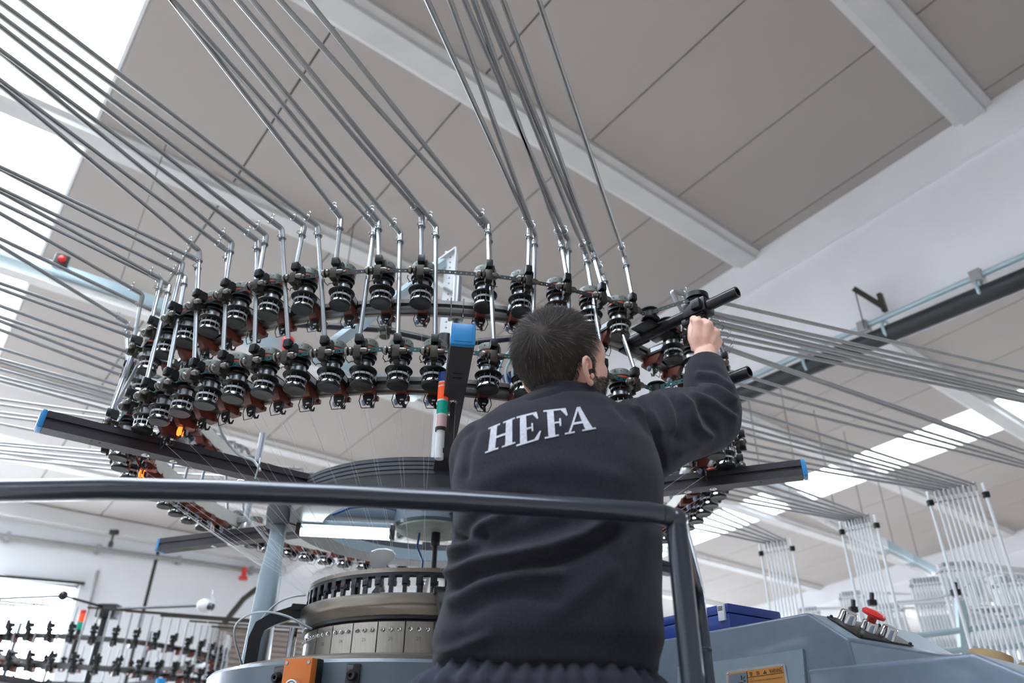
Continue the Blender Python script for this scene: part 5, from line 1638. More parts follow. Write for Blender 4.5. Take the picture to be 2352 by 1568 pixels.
# its feeders, one shared shape
mb = MB()
mb.lathe([(0.0001, 0.05), (0.03, 0.05), (0.03, 0.075), (0.0001, 0.075)], 12, (0.09, 0, 0))
mb.lathe([(0.0001, -0.05), (0.028, -0.05), (0.022, -0.02), (0.034, -0.008), (0.02, 0.0), (0.018, 0.02), (0.03, 0.035), (0.0001, 0.05)], 12, (0.09, 0, 0))
mb.box((0.04, 0, 0.0), (0.09, 0.03, 0.02)).box((0.124, 0, 0.06), (0.02, 0.02, 0.06))
me_f = mb.mesh('far_feeder_body', M_BLACK)
me_o = MB().prism([(0.05, -0.01), (0.03, -0.05), (-0.015, -0.05), (-0.012, -0.006)], (0, -0.015, 0), (1, 0, 0), (0, 0, 1), (0, 0.03, 0)).mesh('far_feeder_box', M_ORANGE)
me_t = MB().cyl((0.125, 0, 0.09), (0.125, 0, 0.40), 0.007, n=8).mesh('far_feeder_tube', M_STEEL)
me_t2 = MB().cyl((0.125, 0, 0.09), (0.125, 0, 0.20), 0.007, n=8).mesh('far_feeder_tube', M_STEEL)
for h, word in ((h1_, 'upper'), (h2_, 'lower')):
    for k in range(44):
        a = 2 * PI * (k + (0.5 if word == 'lower' else 0)) / 44
        f = empty('yarn_feeder', Vector((MC.x, MC.y, h)) + pol(R2, a), a, 'small blurred yarn feeder on the %s rail of the far left machine' % word, 'yarn feeder', 'feeders of the far left machine')
        link('feeder_body', me_f, f)
        link('stop_motion_box', me_o, f)
        link('drop_tube', me_t2 if word == 'upper' else me_t, f)
for k in range(12):
    a = math.radians(-168 + k * 14.0)
    p = Vector((MC.x, MC.y, h1_ + 0.20)) + pol(R2 + 0.125, a)
    if a < math.radians(-75):
        q = p + Vector((-2.2, -0.9 - 0.02 * k, 0.0))
    else:
        q = p + Vector((1.6 + 0.03 * k, 0.7, 0.0))
    o = MB().cyl(p - p, q - p, 0.008, n=6).build('yarn_pipe', M_CAST)
    o.location = p
    tag(o, 'blurred yarn pipe running level from the far left machine', 'yarn pipe', 'pipes of the far left machine')
c = at_depth(497, 1545, 5.6)
tag(MB().box(c - Vector((0, 0, 0.25)), (0.05, 0.05, 0.45), bev=0.01).build('red_handle_post', M_RED), 'small red post beside the far left machine', 'post')
# ================================================================== the man
def remesh(mb, voxel, smooth=2, fac=0.5):
    me = mb.mesh('tmp', M_SKIN, recalc=False)
    o = bpy.data.objects.new('tmp', me)
    COL.objects.link(o)
    m_ = o.modifiers.new('r', 'REMESH')
    m_.mode = 'VOXEL'
    m_.voxel_size = voxel
    if smooth:
        s_ = o.modifiers.new('s', 'SMOOTH')
        s_.iterations = smooth
        s_.factor = fac
    dg = bpy.context.evaluated_depsgraph_get()
    out = bpy.data.meshes.new_from_object(o.evaluated_get(dg))
    bpy.data.objects.remove(o)
    return out
def loft(mb, rings, n=40, e=0.9, m=0):
    """rings: (z, cx, cy, ax, ay_back, ay_front)"""
    vs, fs = [], []
    for (z, cx, cy, axx, ab, af) in rings:
        for i in range(n):
            t = 2 * PI * i / n
            c_, s_ = math.cos(t), math.sin(t)
            x_ = axx * math.copysign(abs(c_) ** e, c_)
            y_ = (af if s_ > 0 else ab) * math.copysign(abs(s_) ** e, s_)
            vs.append(Vector((cx + x_, cy + y_, z)))
    k = len(rings)
    for i in range(k - 1):
        for j in range(n):
            fs.append((i * n + j, i * n + (j + 1) % n, (i + 1) * n + (j + 1) % n, (i + 1) * n + j))
    fs += [tuple(reversed(range(n))), tuple(range((k - 1) * n, k * n))]
    return mb.add(vs, fs, m)
def limb(mb, pts, rs, n=24, sub=4):
    P, Rr_ = [], []
    for i in range(len(pts) - 1):
        p0, p1, p2, p3 = [Vector(pts[max(0, min(len(pts) - 1, i + j))]) for j in (-1, 0, 1, 2)]
        for k in range(sub):
            t = k / sub
            P.append(0.5 * ((2 * p1) + (p2 - p0) * t + (2 * p0 - 5 * p1 + 4 * p2 - p3) * t * t + (3 * p1 - p0 - 3 * p2 + p3) * t ** 3))
            Rr_.append(rs[i] + (rs[i + 1] - rs[i]) * t)
    P.append(Vector(pts[-1]))
    Rr_.append(rs[-1])
    mb.tube(P, Rr_, n)
    mb.sphere(P[0], Rr_[0], 20, 12)
    return mb

man = empty('person', (0.08, 1.34, FLOOR_Z), label='man in a navy fleece seen from behind, raised arm reaching up to the ring', cat='person')
def to_man(o):
    o.parent = man
    o.location = -man.location
    return o

S_R, E_R, W_R = Vector((0.235, 1.385, 0.578)), Vector((0.464, 1.600, 0.745)), Vector((0.503, 1.697, 0.955))
S_L, E_L, W_L = Vector((-0.035, 1.375, 0.540)), Vector((-0.052, 1.60, 0.42)), Vector((0.03, 1.78, 0.55))
HC = at_depth(1291, 831, 1.56)
PSI, HP = math.radians(51), math.radians(16)
hf = Vector((math.sin(PSI) * math.cos(HP), math.cos(PSI) * math.cos(HP), math.sin(HP)))
hr = Vector((math.cos(PSI), -math.sin(PSI), 0))
hu = hr.cross(hf)
HROLL = math.radians(9)
hr, hu = hr * math.cos(HROLL) - hu * math.sin(HROLL), hu * math.cos(HROLL) + hr * math.sin(HROLL)
HM = basis(hr, hf, hu)
def H(x, y, z):
    return HC + HM @ Vector((x, y, z))

# ---- skin: one continuous body from crown to feet
mb = MB()
mb.sphere(H(0, -0.012, 0.012), 1.0, 40, 24, (0.0745, 0.0950, 0.0920), HM)
mb.sphere(H(0, 0.038, -0.030), 1.0, 32, 20, (0.0640, 0.0640, 0.0830), HM)
mb.sphere(H(0, 0.058, -0.078), 1.0, 24, 16, (0.044, 0.040, 0.036), HM)
for sx in (-1, 1):
    mb.sphere(H(0.034 * sx, 0.064, -0.026), 1.0, 20, 12, (0.026, 0.022, 0.024), HM)
    mb.sphere(H(0.050 * sx, 0.046, 0.012), 1.0, 20, 12, (0.018, 0.030, 0.036), HM)       # cheeks
    mb.sphere(H(0.052 * sx, 0.015, -0.068), 1.0, 20, 12, (0.020, 0.034, 0.026), HM)       # jaw angle
    mb.sphere(H(0.028 * sx, 0.078, 0.018), 1.0, 18, 10, (0.024, 0.006, 0.008), HM)        # brow
    mb.sphere(H(0.011 * sx, 0.106, -0.034), 0.009, 12, 8)                                 # nostril wing
mb.tube([H(0, 0.092, 0.012), H(0, 0.104, -0.008), H(0, 0.118, -0.030)], [0.008, 0.010, 0.011], 12)
mb.sphere(H(0, 0.118, -0.030), 0.011, 12, 8)
mb.sphere(H(0, 0.098, -0.058), 1.0, 16, 10, (0.022, 0.008, 0.006), HM)
mb.sphere(H(0, 0.096, -0.070), 1.0, 16, 10, (0.020, 0.008, 0.006), HM)
limb(mb, [(0.108, 1.400, 0.56), (0.110, 1.392, 0.66), tuple(H(0, -0.022, -0.045))], [0.068, 0.056, 0.050], 24)
loft(mb, [(0.14, 0.06, 1.32, 0.145, 0.10, 0.10), (0.30, 0.08, 1.34, 0.140, 0.10, 0.10), (0.45, 0.09, 1.35, 0.150, 0.10, 0.11), (0.55, 0.09, 1.37, 0.150, 0.09, 0.10), (0.62, 0.10, 1.38, 0.10, 0.07, 0.07)], 32)
limb(mb, [S_R, S_R.lerp(E_R, 0.5), E_R, E_R.lerp(W_R, 0.5), W_R, at_depth(1614, 806, 1.965)], [0.058, 0.052, 0.043, 0.043, 0.031, 0.029], 20)
limb(mb, [S_L, S_L.lerp(E_L, 0.5), E_L, E_L.lerp(W_L, 0.5), W_L], [0.058, 0.050, 0.042, 0.040, 0.029], 20)
# right hand: fist round the tensioner's lock, back of the hand to the lens
def fist(mb, wr, kn, thumb, fwd, upv, sc=1.0):
    rad = [0.0128, 0.0132, 0.0122, 0.0106]
    wl, wr_ = wr
    for i, k in enumerate(kn):
        base = wl.lerp(wr_, i / 3)
        mb.tube([base, base.lerp(k, 0.5) - fwd * 0.003, k], [0.017 * sc, 0.0165 * sc, rad[i] * 1.05 * sc], 14)
        mb.sphere(k - fwd * 0.002, rad[i] * 1.10 * sc, 14, 9)
        L = (0.040, 0.043, 0.040, 0.033)[i] * sc
        p1 = k + fwd * L + upv * 0.010
        p2 = p1 + fwd * 0.006 - upv * 0.026 * sc
        p3 = p2 - fwd * 0.020 * sc - upv * 0.008
        mb.tube([k, k.lerp(p1, 0.5) + upv * 0.002, p1, p2, p3], [rad[i] * sc, rad[i] * 0.92 * sc, rad[i] * 0.9 * sc, rad[i] * 0.82 * sc, rad[i] * 0.7 * sc], 12)
        mb.sphere(p1, rad[i] * 0.93 * sc, 12, 8)
        mb.sphere(p3, rad[i] * 0.72 * sc, 12, 8)
    for a_, b_ in zip(kn[:-1], kn[1:]):
        mb.tube([wl.lerp(wr_, 0.5), a_.lerp(b_, 0.5).lerp(wl.lerp(wr_, 0.5), 0.12)], [0.018 * sc, 0.0125 * sc], 12)
    mb.tube(thumb, [0.017 * sc, 0.0155 * sc, 0.0125 * sc, 0.0115 * sc, 0.008 * sc][:len(thumb)], 14)
    mb.sphere(thumb[-1], 0.0085 * sc, 12, 8)
dk = 1.985
kn = [at_depth(1602, 741, dk), at_depth(1626, 747, dk - 0.004), at_depth(1643, 764, dk - 0.002), at_depth(1650, 785, dk + 0.004)]
fist(mb, (at_depth(1601, 806, 1.965), at_depth(1627, 809, 1.968)), kn,
     [at_depth(1602, 796, 1.965), at_depth(1592, 776, 1.99), at_depth(1590, 752, 2.02), at_depth(1597, 738, 2.04), at_depth(1605, 732, 2.055)], CF, CU)
fl = (W_L - E_L).normalized()
sl_ = Vector((1, 0, 0))
wc = W_L + fl * 0.02
fist(mb, (wc - sl_ * 0.016, wc + sl_ * 0.016), [wc + fl * 0.075 + sl_ * (0.028 - 0.018 * i) for i in range(4)],
     [wc + sl_ * 0.016, wc + fl * 0.03 + sl_ * 0.035, wc + fl * 0.06 + sl_ * 0.04], fl, Vector((0, -0.5, 0.8)), 0.95)
# legs and feet (under the trousers)
for sx in (-1, 1):
    limb(mb, [(0.06 + 0.085 * sx, 1.32, 0.12), (0.06 + 0.095 * sx, 1.33, -0.10), (0.06 + 0.10 * sx, 1.335, -0.32), (0.06 + 0.10 * sx, 1.315, -0.55), (0.06 + 0.10 * sx, 1.30, -0.74)], [0.078, 0.070, 0.052, 0.050, 0.036], 18)
    mb.tube([(0.06 + 0.10 * sx, 1.28, -0.755), (0.06 + 0.11 * sx, 1.38, -0.765), (0.06 + 0.115 * sx, 1.46, -0.775)], [0.034, 0.032, 0.022], 14)
body = remesh(mb, 0.0040, 3, 0.5)
# ears, finer than the rest, joined into the same body
def ear(side):
    eb = MB()
    ex = Vector((side * 0.10, -0.95, 0.16)).normalized() # backwards along the ear plate
    ez = Vector((side * 0.10, -0.10, 1.0)).normalized()
    en = ex.cross(ez) if side < 0 else ez.cross(ex)
    if en.x * side < 0:
        en = -en
    o0 = Vector((side * 0.0755, -0.006, -0.038))
    def P(a, b, c=0.0):
        return HC + HM @ (o0 + ex * (a * 0.92) + ez * (b * 0.74) + en * (c * 0.8))
    rim = [P(-0.004, 0.010, 0.004), P(-0.002, 0.024, 0.006), P(0.006, 0.033, 0.009), P(0.017, 0.034, 0.011), P(0.026, 0.027, 0.012), P(0.030, 0.014, 0.012), P(0.029, 0.0, 0.011), P(0.024, -0.013, 0.010), P(0.016, -0.024, 0.008), P(0.008, -0.031, 0.006)]
    eb.tube(rim, [0.0032, 0.0036, 0.0038, 0.0038, 0.0038, 0.0036, 0.0034, 0.0034, 0.0042, 0.0050], 10)
    eb.sphere(P(0.005, -0.031, 0.004), 0.0072, 14, 10)
    anti = [P(0.008, 0.018, 0.006), P(0.016, 0.014, 0.008), P(0.020, 0.004, 0.009), P(0.018, -0.008, 0.009), P(0.011, -0.017, 0.008)]
    eb.tube(anti, [0.0030, 0.0034, 0.0036, 0.0036, 0.0036], 8)
    eb.sphere(P(-0.004, -0.010, 0.006), 0.0050, 12, 8, (0.9, 1, 1.3))
    # shell behind
    vs, fs = [], []
    grid = [(P(0.012, 0.004, -0.006), 1)]
    loop_o = rim
    n = len(loop_o)
    c0 = P(0.010, 0.000, -0.002)
    for layer, f_ in enumerate((1.0, 0.6, 0.25)):
        for p_ in loop_o:
            vs.append(c0.lerp(p_, f_) + (HM @ en) * (-0.003 * (1 - f_)))
    for p_ in list(vs):
        vs.append(p_ - (HM @ en) * 0.0036)
    m_ = 3 * n
    for l_ in range(2):
        for i in range(n - 1):
            fs.append((l_ * n + i, l_ * n + i + 1, (l_ + 1) * n + i + 1, (l_ + 1) * n + i))
            fs.append((m_ + l_ * n + i, m_ + (l_ + 1) * n + i, m_ + (l_ + 1) * n + i + 1, m_ + l_ * n + i + 1))
    for i in range(n - 1):
        fs.append((i, m_ + i, m_ + i + 1, i + 1))
        fs.append((2 * n + i, 2 * n + i + 1, m_ + 2 * n + i + 1, m_ + 2 * n + i))
    for l_ in range(2):
        fs.append((l_ * n, (l_ + 1) * n, m_ + (l_ + 1) * n, m_ + l_ * n))
        fs.append((l_ * n + n - 1, m_ + l_ * n + n - 1, m_ + (l_ + 1) * n + n - 1, (l_ + 1) * n + n - 1))
    eb.add(vs, fs)
    return remesh(eb, 0.0013, 3, 0.5)
bm = bmesh.new()
bm.from_mesh(body)
nf0 = len(bm.faces)
for s_ in (1, -1):
    bm.from_mesh(ear(s_))
bm.faces.ensure_lookup_table()
for f_ in bm.faces[nf0:]:
    f_.material_index = 1
bm.to_mesh(body)
bm.free()
body.name = 'body'
body.materials.clear()
body.materials.append(M_SKIN)
body.materials.append(M_EAR)
body.polygons.foreach_set('use_smooth', [True] * len(body.polygons))
to_man(link('body', body))
for s_ in (-1, 1):
    to_man(MB().sphere(H(0.030 * s_, 0.083, 0.002), 0.0115, 16, 10).sphere(H(0.030 * s_, 0.0885, 0.004), 0.0068, 12, 8, m=1).build('eye', [M_EYE, M_INK]))

# ---- hair, sideburns and beard
skc, skr = Vector((0, -0.012, 0.012)), Vector((0.0745, 0.0950, 0.0920))
def skull(d):
    return Vector((skc.x + d.x * skr.x, skc.y + d.y * skr.y, skc.z + d.z * skr.z))
def smooth(a, b, x):
    t = max(0.0, min(1.0, (x - a) / (b - a)))
    return t * t * (3 - 2 * t)
def hairline(p):
    """signed: > 0 inside the hair"""
    z = p.z
    if z > 0.06:
        ym = 0.044
    elif z > 0.0:
        ym = 0.014 + (0.044 - 0.014) * smooth(0.0, 0.06, z)
    elif z > -0.018:
        ym = 0.012
    else:
        ym = -0.026
    return min(ym - p.y, p.z + 0.118)
mb = MB()
nu, nv = 96, 64
idx = {}
vs, fs = [], []
def cap_pt(i, j):
    th, ph = PI * j / nv, 2 * PI * i / nu
    d = Vector((math.sin(th) * math.cos(ph), math.sin(th) * math.sin(ph), math.cos(th)))
    p = skull(d)
    n = Vector((d.x / skr.x, d.y / skr.y, d.z / skr.z)).normalized()
    thick = 0.0065 * smooth(-0.005, 0.02, hairline(p)) * (0.45 + 0.75 * smooth(-0.06, 0.07, p.z)) - 0.001
    return p, n, thick
for j in range(nv + 1):
    for i in range(nu):
        p, n, t = cap_pt(i, j)
        vs.append(HC + HM @ (p + n * t))
for j in range(nv):
    for i in range(nu):
        q = [j * nu + i, j * nu + (i + 1) % nu, (j + 1) * nu + (i + 1) % nu, (j + 1) * nu + i]
        cp = [cap_pt(k % nu, k // nu)[0] for k in q]
        if all(hairline(c_) > -0.004 for c_ in cp):
            fs.append(tuple(q))
mb.add(vs, fs)
def strand(p, n, t, L, w, lift, m_):
    p = Vector(p)
    s = n.cross(t).normalized()
    s = (s + n * rnd.uniform(-0.6, 0.6)).normalized() * w
    a = p + (t * 0.5 + n * lift).normalized() * L * 0.5
    b = a + (t * 0.95 + n * lift * 0.25).normalized() * L * 0.5
    q = [p - s, p + s, a + s * 0.8, a - s * 0.8, b]
    q = [HC + HM @ v for v in q]
    mb.add(q, [(0, 1, 2, 3), (3, 2, 4)], m_)
whorl = Vector((0.030, -0.080, 0.046))
cnt = 0
while cnt < 11000:
    d = Vector((rnd.gauss(0, 1), rnd.gauss(0, 1), rnd.gauss(0, 1))).normalized()
    p = skull(d)
    hl = hairline(p)
    if hl < -0.003:
        continue
    n = Vector((d.x / skr.x, d.y / skr.y, d.z / skr.z)).normalized()
    g = p - whorl
    t = g - n * g.dot(n)
    if t.length < 1e-4:
        continue
    t.normalize()
    sw = n.cross(t)
    near = math.exp(-g.length / 0.05)
    t = (t + sw * (0.9 * near) + Vector((0, 0, -0.9)) * (1 - smooth(-0.02, 0.07, p.z)) + Vector((rnd.gauss(0, .25), rnd.gauss(0, .25), rnd.gauss(0, .25))))
    t = (t - n * t.dot(n)).normalized()
    top = smooth(-0.05, 0.06, p.z)
    L = (0.012 + 0.020 * top) * rnd.uniform(0.7, 1.25)
    thick = 0.0058 * smooth(-0.005, 0.02, hl) * (0.45 + 0.75 * smooth(-0.06, 0.07, p.z)) - 0.001
    side = smooth(0.02, 0.06, p.y) * 0.5 + (0.28 if p.x > 0.05 and p.y > -0.02 else 0)
    grey = 1 if rnd.random() < 0.05 + 0.3 * side else 0
    strand(p + n * thick * 0.8, n, t, L, rnd.uniform(0.00022, 0.00040), rnd.uniform(0.15, 0.36) * (0.7 + 0.5 * top) * (1 - 0.6 * near), grey)
    cnt += 1
# short hair of the nape, down into the collar
bvh = BVHTree.FromPolygons([v.co for v in body.vertices], [tuple(p.vertices) for p in body.polygons])
cnt = tries = 0
while cnt < 4500 and tries < 40000:
    tries += 1
    z = rnd.uniform(-0.150, -0.055)
    a = rnd.uniform(math.radians(150), math.radians(385))
    tgt = H(0, -0.030, z)
    o0 = H(0.16 * math.cos(a), -0.030 + 0.16 * math.sin(a), z)
    hit = bvh.ray_cast(o0, (tgt - o0).normalized(), 0.3)
    if hit[0] is None:
        continue
    loc = HM.transposed() @ (hit[0] - HC)
    if loc.y > (-0.020 if loc.x > 0 else 0.030):
        continue
    n = HM.transposed() @ hit[1]
    t = Vector((rnd.gauss(0, .15), rnd.gauss(0, .15), -1))
    t = (t - n * t.dot(n)).normalized()
    strand(loc, n, t, rnd.uniform(0.009, 0.015), rnd.uniform(0.0005, 0.0008), 0.25, 1 if rnd.random() < 0.06 else 0)
    cnt += 1
hair = mb.build('hair', [M_HAIR, M_HAIRG], recalc=False)
to_man(hair)
# beard: short strands over the lower face
bvh = BVHTree.FromPolygons([v.co for v in body.vertices], [tuple(p.vertices) for p in body.polygons])
mb = MB()
cnt = tries = 0
while cnt < 9000 and tries < 90000:
    tries += 1
    sx = rnd.choice((-1, 1))
    z = rnd.uniform(-0.125, -0.005)
    y = rnd.uniform(0.005, 0.12)
    if z > -0.040 and not (0.004 < y < 0.030):
        continue
    if z <= -0.045 and y > 0.085 and abs(z + 0.064) < 0.012:
        continue
    o0 = H(0.16 * sx, y, z) if rnd.random() < 0.7 else H(rnd.uniform(-0.05, 0.05), 0.2, z)
    tgt = H(0, y * 0.8, z)
    if o0 == tgt:
        continue
    hit = bvh.ray_cast(o0, (tgt - o0).normalized(), 0.3)
    if hit[0] is None:
        continue
    loc = HM.transposed() @ (hit[0] - HC)
    if loc.z < -0.13 or loc.y < 0.0 or (abs(loc.x) > 0.074 and loc.y < 0.012):
        continue
    n = HM.transposed() @ hit[1]
    t = Vector((0, 0.25, -1)) + Vector((rnd.gauss(0, .2), rnd.gauss(0, .2), rnd.gauss(0, .2)))
    t = (t - n * t.dot(n)).normalized()
    strand(loc, n, t, rnd.uniform(0.007, 0.013), rnd.uniform(0.0003, 0.0005), 0.45, 1 if rnd.random() < 0.16 else 0)
    cnt += 1
to_man(mb.build('beard', [M_HAIR, M_HAIRG], recalc=False))

# ---- fleece
mb = MB()
loft(mb, [(0.150, 0.060, 1.300, 0.178, 0.128, 0.125), (0.172, 0.061, 1.302, 0.182, 0.132, 0.125), (0.200, 0.064, 1.306, 0.190, 0.142, 0.130), (0.26, 0.074, 1.318, 0.184, 0.145, 0.130), (0.33, 0.080, 1.326, 0.184, 0.145, 0.130),
          (0.404, 0.087, 1.335, 0.188, 0.142, 0.130), (0.486, 0.087, 1.345, 0.198, 0.140, 0.130), (0.55, 0.090, 1.358, 0.192, 0.132, 0.125), (0.60, 0.096, 1.368, 0.168, 0.115, 0.11), (0.635, 0.102, 1.376, 0.140, 0.100, 0.10), (0.660, 0.107, 1.382, 0.100, 0.086, 0.085), (0.672, 0.109, 1.385, 0.070, 0.07, 0.07)], 48, 0.88)
limb(mb, [S_R, S_R.lerp(E_R, 0.5) + Vector((0, 0, 0.008)), E_R, E_R.lerp(W_R, 0.5), W_R - (W_R - E_R).normalized() * 0.040], [0.089, 0.084, 0.077, 0.060, 0.049], 28)
limb(mb, [S_L, S_L.lerp(E_L, 0.5), E_L, E_L.lerp(W_L, 0.5), W_L], [0.086, 0.074, 0.064, 0.058, 0.045], 28)
mb.sphere(S_R.lerp(Vector((0.16, 1.38, 0.58)), 0.5), 0.085, 20, 12)
# collar wall standing round the neck
cvs, cfs = [], []
prof = [(0.086, 0.625), (0.0835, 0.676), (0.078, 0.683), (0.0725, 0.676), (0.070, 0.625)]
n = 36
for i in range(n):
    a = 2 * PI * i / n
    for r_, z_ in prof:
        dz = -0.004 * math.sin(a) + 0.004 * math.cos(a)
        cvs.append(Vector((0.109 + r_ * math.cos(a) * 1.02, 1.388 + r_ * math.sin(a), z_ + dz)))
for i in range(n):
    for k in range(5):
        cfs.append((i * 5 + k, ((i + 1) % n) * 5 + k, ((i + 1) % n) * 5 + (k + 1) % 5, i * 5 + (k + 1) % 5))
mb.add(cvs, cfs)
fleece = remesh(mb, 0.0055, 5, 0.5)
# folds, modelled where the cloth creases: (points, height, half-width)
FOLDS = [
    ([(1165, 1177), (1109, 1199), (1069, 1235), (1026, 1285)], 0.010, 16),
    ([(1210, 1150), (1140, 1172), (1080, 1200), (1050, 1232)], -0.009, 15),
    ([(1399, 1195), (1340, 1232), (1257, 1262), (1175, 1278), (1085, 1294), (1036, 1318)], 0.011, 15),
    ([(1420, 1225), (1345, 1262), (1260, 1292), (1175, 1305), (1090, 1318), (1050, 1342)], -0.009, 18),
    ([(1300, 1200), (1200, 1232), (1110, 1250), (1050, 1285)], -0.006, 18),
    ([(1280, 1318), (1211, 1314), (1145, 1327), (1099, 1347), (1040, 1385)], 0.008, 17),
    ([(1280, 1380), (1200, 1362), (1130, 1375), (1070, 1410)], -0.005, 18),
    ([(1119, 1463), (1059, 1489), (1010, 1505)], 0.006, 12),
    ([(1400, 1310), (1330, 1370), (1280, 1400)], 0.004, 24),
    ([(1480, 1215), (1470, 1290), (1440, 1350)], 0.004, 22),
    ([(1506, 908), (1527, 922), (1541, 950), (1546, 985)], 0.006, 10),
    ([(1552, 915), (1562, 940), (1566, 975), (1560, 1005)], -0.007, 11),
    ([(1560, 910), (1584, 931), (1592, 959), (1602, 984), (1624, 998)], 0.008, 9),
    ([(1610, 935), (1622, 960), (1640, 985)], -0.006, 10),
    ([(1596, 906), (1629, 922), (1662, 943), (1684, 957)], 0.007, 9),
    ([(1600, 893), (1640, 903), (1672, 928), (1690, 945)], -0.006, 8),
    ([(1612, 886), (1655, 892), (1688, 918)], 0.006, 7),
    ([(1604, 872), (1645, 878), (1684, 902)], -0.005, 7),
    ([(1606, 859), (1645, 865), (1680, 888)], 0.005, 7),
    ([(1602, 845), (1640, 846), (1672, 868)], -0.003, 7),
    ([(1470, 940), (1496, 955), (1512, 985)], 0.005, 10),
    ([(1429, 915), (1440, 935), (1460, 944)], 0.005, 9),
    ([(1415, 905), (1418, 930), (1440, 955)], -0.005, 10),
    ([(1460, 902), (1486, 951), (1507, 1004), (1523, 1055), (1531, 1092)], -0.007, 4.5),
    ([(1560, 1040), (1600, 1020), (1650, 1000)], 0.004, 14),
    ([(1020, 1228), (1058, 1234), (1110, 1222)], -0.012, 13),
    ([(1215, 915), (1300, 893), (1385, 893)], -0.004, 4),
    ([(1090, 990), (1075, 1040), (1070, 1090)], -0.004, 10),
    ([(1110, 1110), (1200, 1075), (1300, 1070), (1420, 1100)], 0.004, 26),
    ([(1000, 1503), (1100, 1522), (1240, 1545), (1400, 1565)], -0.005, 5),
]
def seg_dist(x, y, pts):
    best = 1e9
    for (x0, y0), (x1, y1) in zip(pts[:-1], pts[1:]):
        dx, dy = x1 - x0, y1 - y0
        t = max(0.0, min(1.0, ((x - x0) * dx + (y - y0) * dy) / (dx * dx + dy * dy)))
        # taper at the two ends
        best = min(best, math.hypot(x - x0 - dx * t, y - y0 - dy * t))
    return best
boxes = []
for pts, h_, w_ in FOLDS:
    xs = [p_[0] for p_ in pts]; ys = [p_[1] for p_ in pts]
    boxes.append((min(xs) - 3 * w_, max(xs) + 3 * w_, min(ys) - 3 * w_, max(ys) + 3 * w_))
bm = bmesh.new()
bm.from_mesh(fleece)
bm.normal_update()
from mathutils import noise as mnoise
new = {}
for v in bm.verts:
    n_ = v.normal
    facing = -(n_.dot(v.co.normalized()))
    off = 0.0025 * mnoise.noise(v.co * 16)
    if facing > -0.15:
        wf = smooth(-0.15, 0.25, facing)
        x_, y_ = px_of(v.co)
        for (pts, h_, w_), bb in zip(FOLDS, boxes):
            if bb[0] < x_ < bb[1] and bb[2] < y_ < bb[3]:
                d_ = seg_dist(x_, y_, pts) / w_
                if d_ < 3:
                    off += 1.45 * wf * h_ * math.exp(-d_ * d_)
    new[v] = v.co + n_ * off
for v, c in new.items():
    v.co = c
for _ in range(1):
    bmesh.ops.smooth_vert(bm, verts=bm.verts, factor=0.35, use_axis_x=True, use_axis_y=True, use_axis_z=True)
bm.to_mesh(fleece)
bm.free()
fleece.name = 'fleece_jacket'
fleece.materials.clear()
fleece.materials.append(M_FLEECE)
fleece.polygons.foreach_set('use_smooth', [True] * len(fleece.polygons))
jack = to_man(link('fleece_jacket', fleece))
jack['label'] = 'navy fleece pullover with white lettering HEFA across the back'
# cuff and hem bands
d_ = (W_R - E_R).normalized()
to_man(MB().tube([W_R - d_ * 0.054, W_R - d_ * 0.038], [0.0510, 0.0490], 28).build('cuff', M_FLEECE))

# ---- embroidered lettering on the back: HEFA in a serif face
bvhj = BVHTree.FromPolygons([v.co for v in fleece.vertices], [tuple(p.vertices) for p in fleece.polygons])
s1, s2 = 0.09, 0.20      # serif thickness, stem width (letter height 1)
def R_(x0, y0, x1, y1):
    return [(x0, y0), (x1, y0), (x1, y1), (x0, y1)]
GLYPH = {
    'H': [R_(0.10, 0.05, 0.34, 0.95), R_(0.68, 0.05, 0.92, 0.95), R_(0.34, 0.46, 0.68, 0.54), R_(0.0, 0.0, 0.45, 0.055), R_(0.0, 0.945, 0.45, 1.0), R_(0.57, 0.0, 1.02, 0.055), R_(0.57, 0.945, 1.02, 1.0)],
    'E': [R_(0.15, 0.05, 0.42, 0.95), R_(0.0, 0.0, 0.86, 0.055), R_(0.0, 0.945, 0.86, 1.0), R_(0.42, 0.47, 0.66, 0.53), [(0.62, 0.36), (0.69, 0.36), (0.69, 0.64), (0.62, 0.64)], [(0.86, 0.0), (0.99, 0.28), (0.94, 0.30), (0.70, 0.055)], [(0.70, 0.945), (0.88, 0.74), (0.93, 0.76), (0.88, 1.0)]],
    'F': [R_(0.15, 0.05, 0.42, 0.95), R_(0.0, 0.0, 0.56, 0.055), R_(0.0, 0.945, 0.92, 1.0), R_(0.42, 0.47, 0.66, 0.53), [(0.62, 0.36), (0.69, 0.36), (0.69, 0.64), (0.62, 0.64)], [(0.72, 0.945), (0.93, 0.70), (0.98, 0.72), (0.92, 1.0)]],
    'A': [[(0.07, 0.05), (0.15, 0.05), (0.52, 0.90), (0.47, 1.0)], [(0.47, 1.0), (0.62, 1.0), (0.97, 0.05), (0.70, 0.05)], R_(0.24, 0.32, 0.74, 0.40), R_(-0.06, 0.0, 0.30, 0.055), R_(0.58, 0.0, 1.08, 0.055)],
}
def z2p(x, y):
    return (1000 + x / 3.136, 650 + y / 3.136)
QUADS = {'H': ((385, 1047), (570, 972), (360, 1228), (572, 1158)), 'E': ((586, 966), (748, 925), (583, 1180), (770, 1122)),
         'F': ((777, 921), (952, 902), (788, 1124), (970, 1086)), 'A': ((940, 905), (1105, 888), (945, 1091), (1140, 1054))}
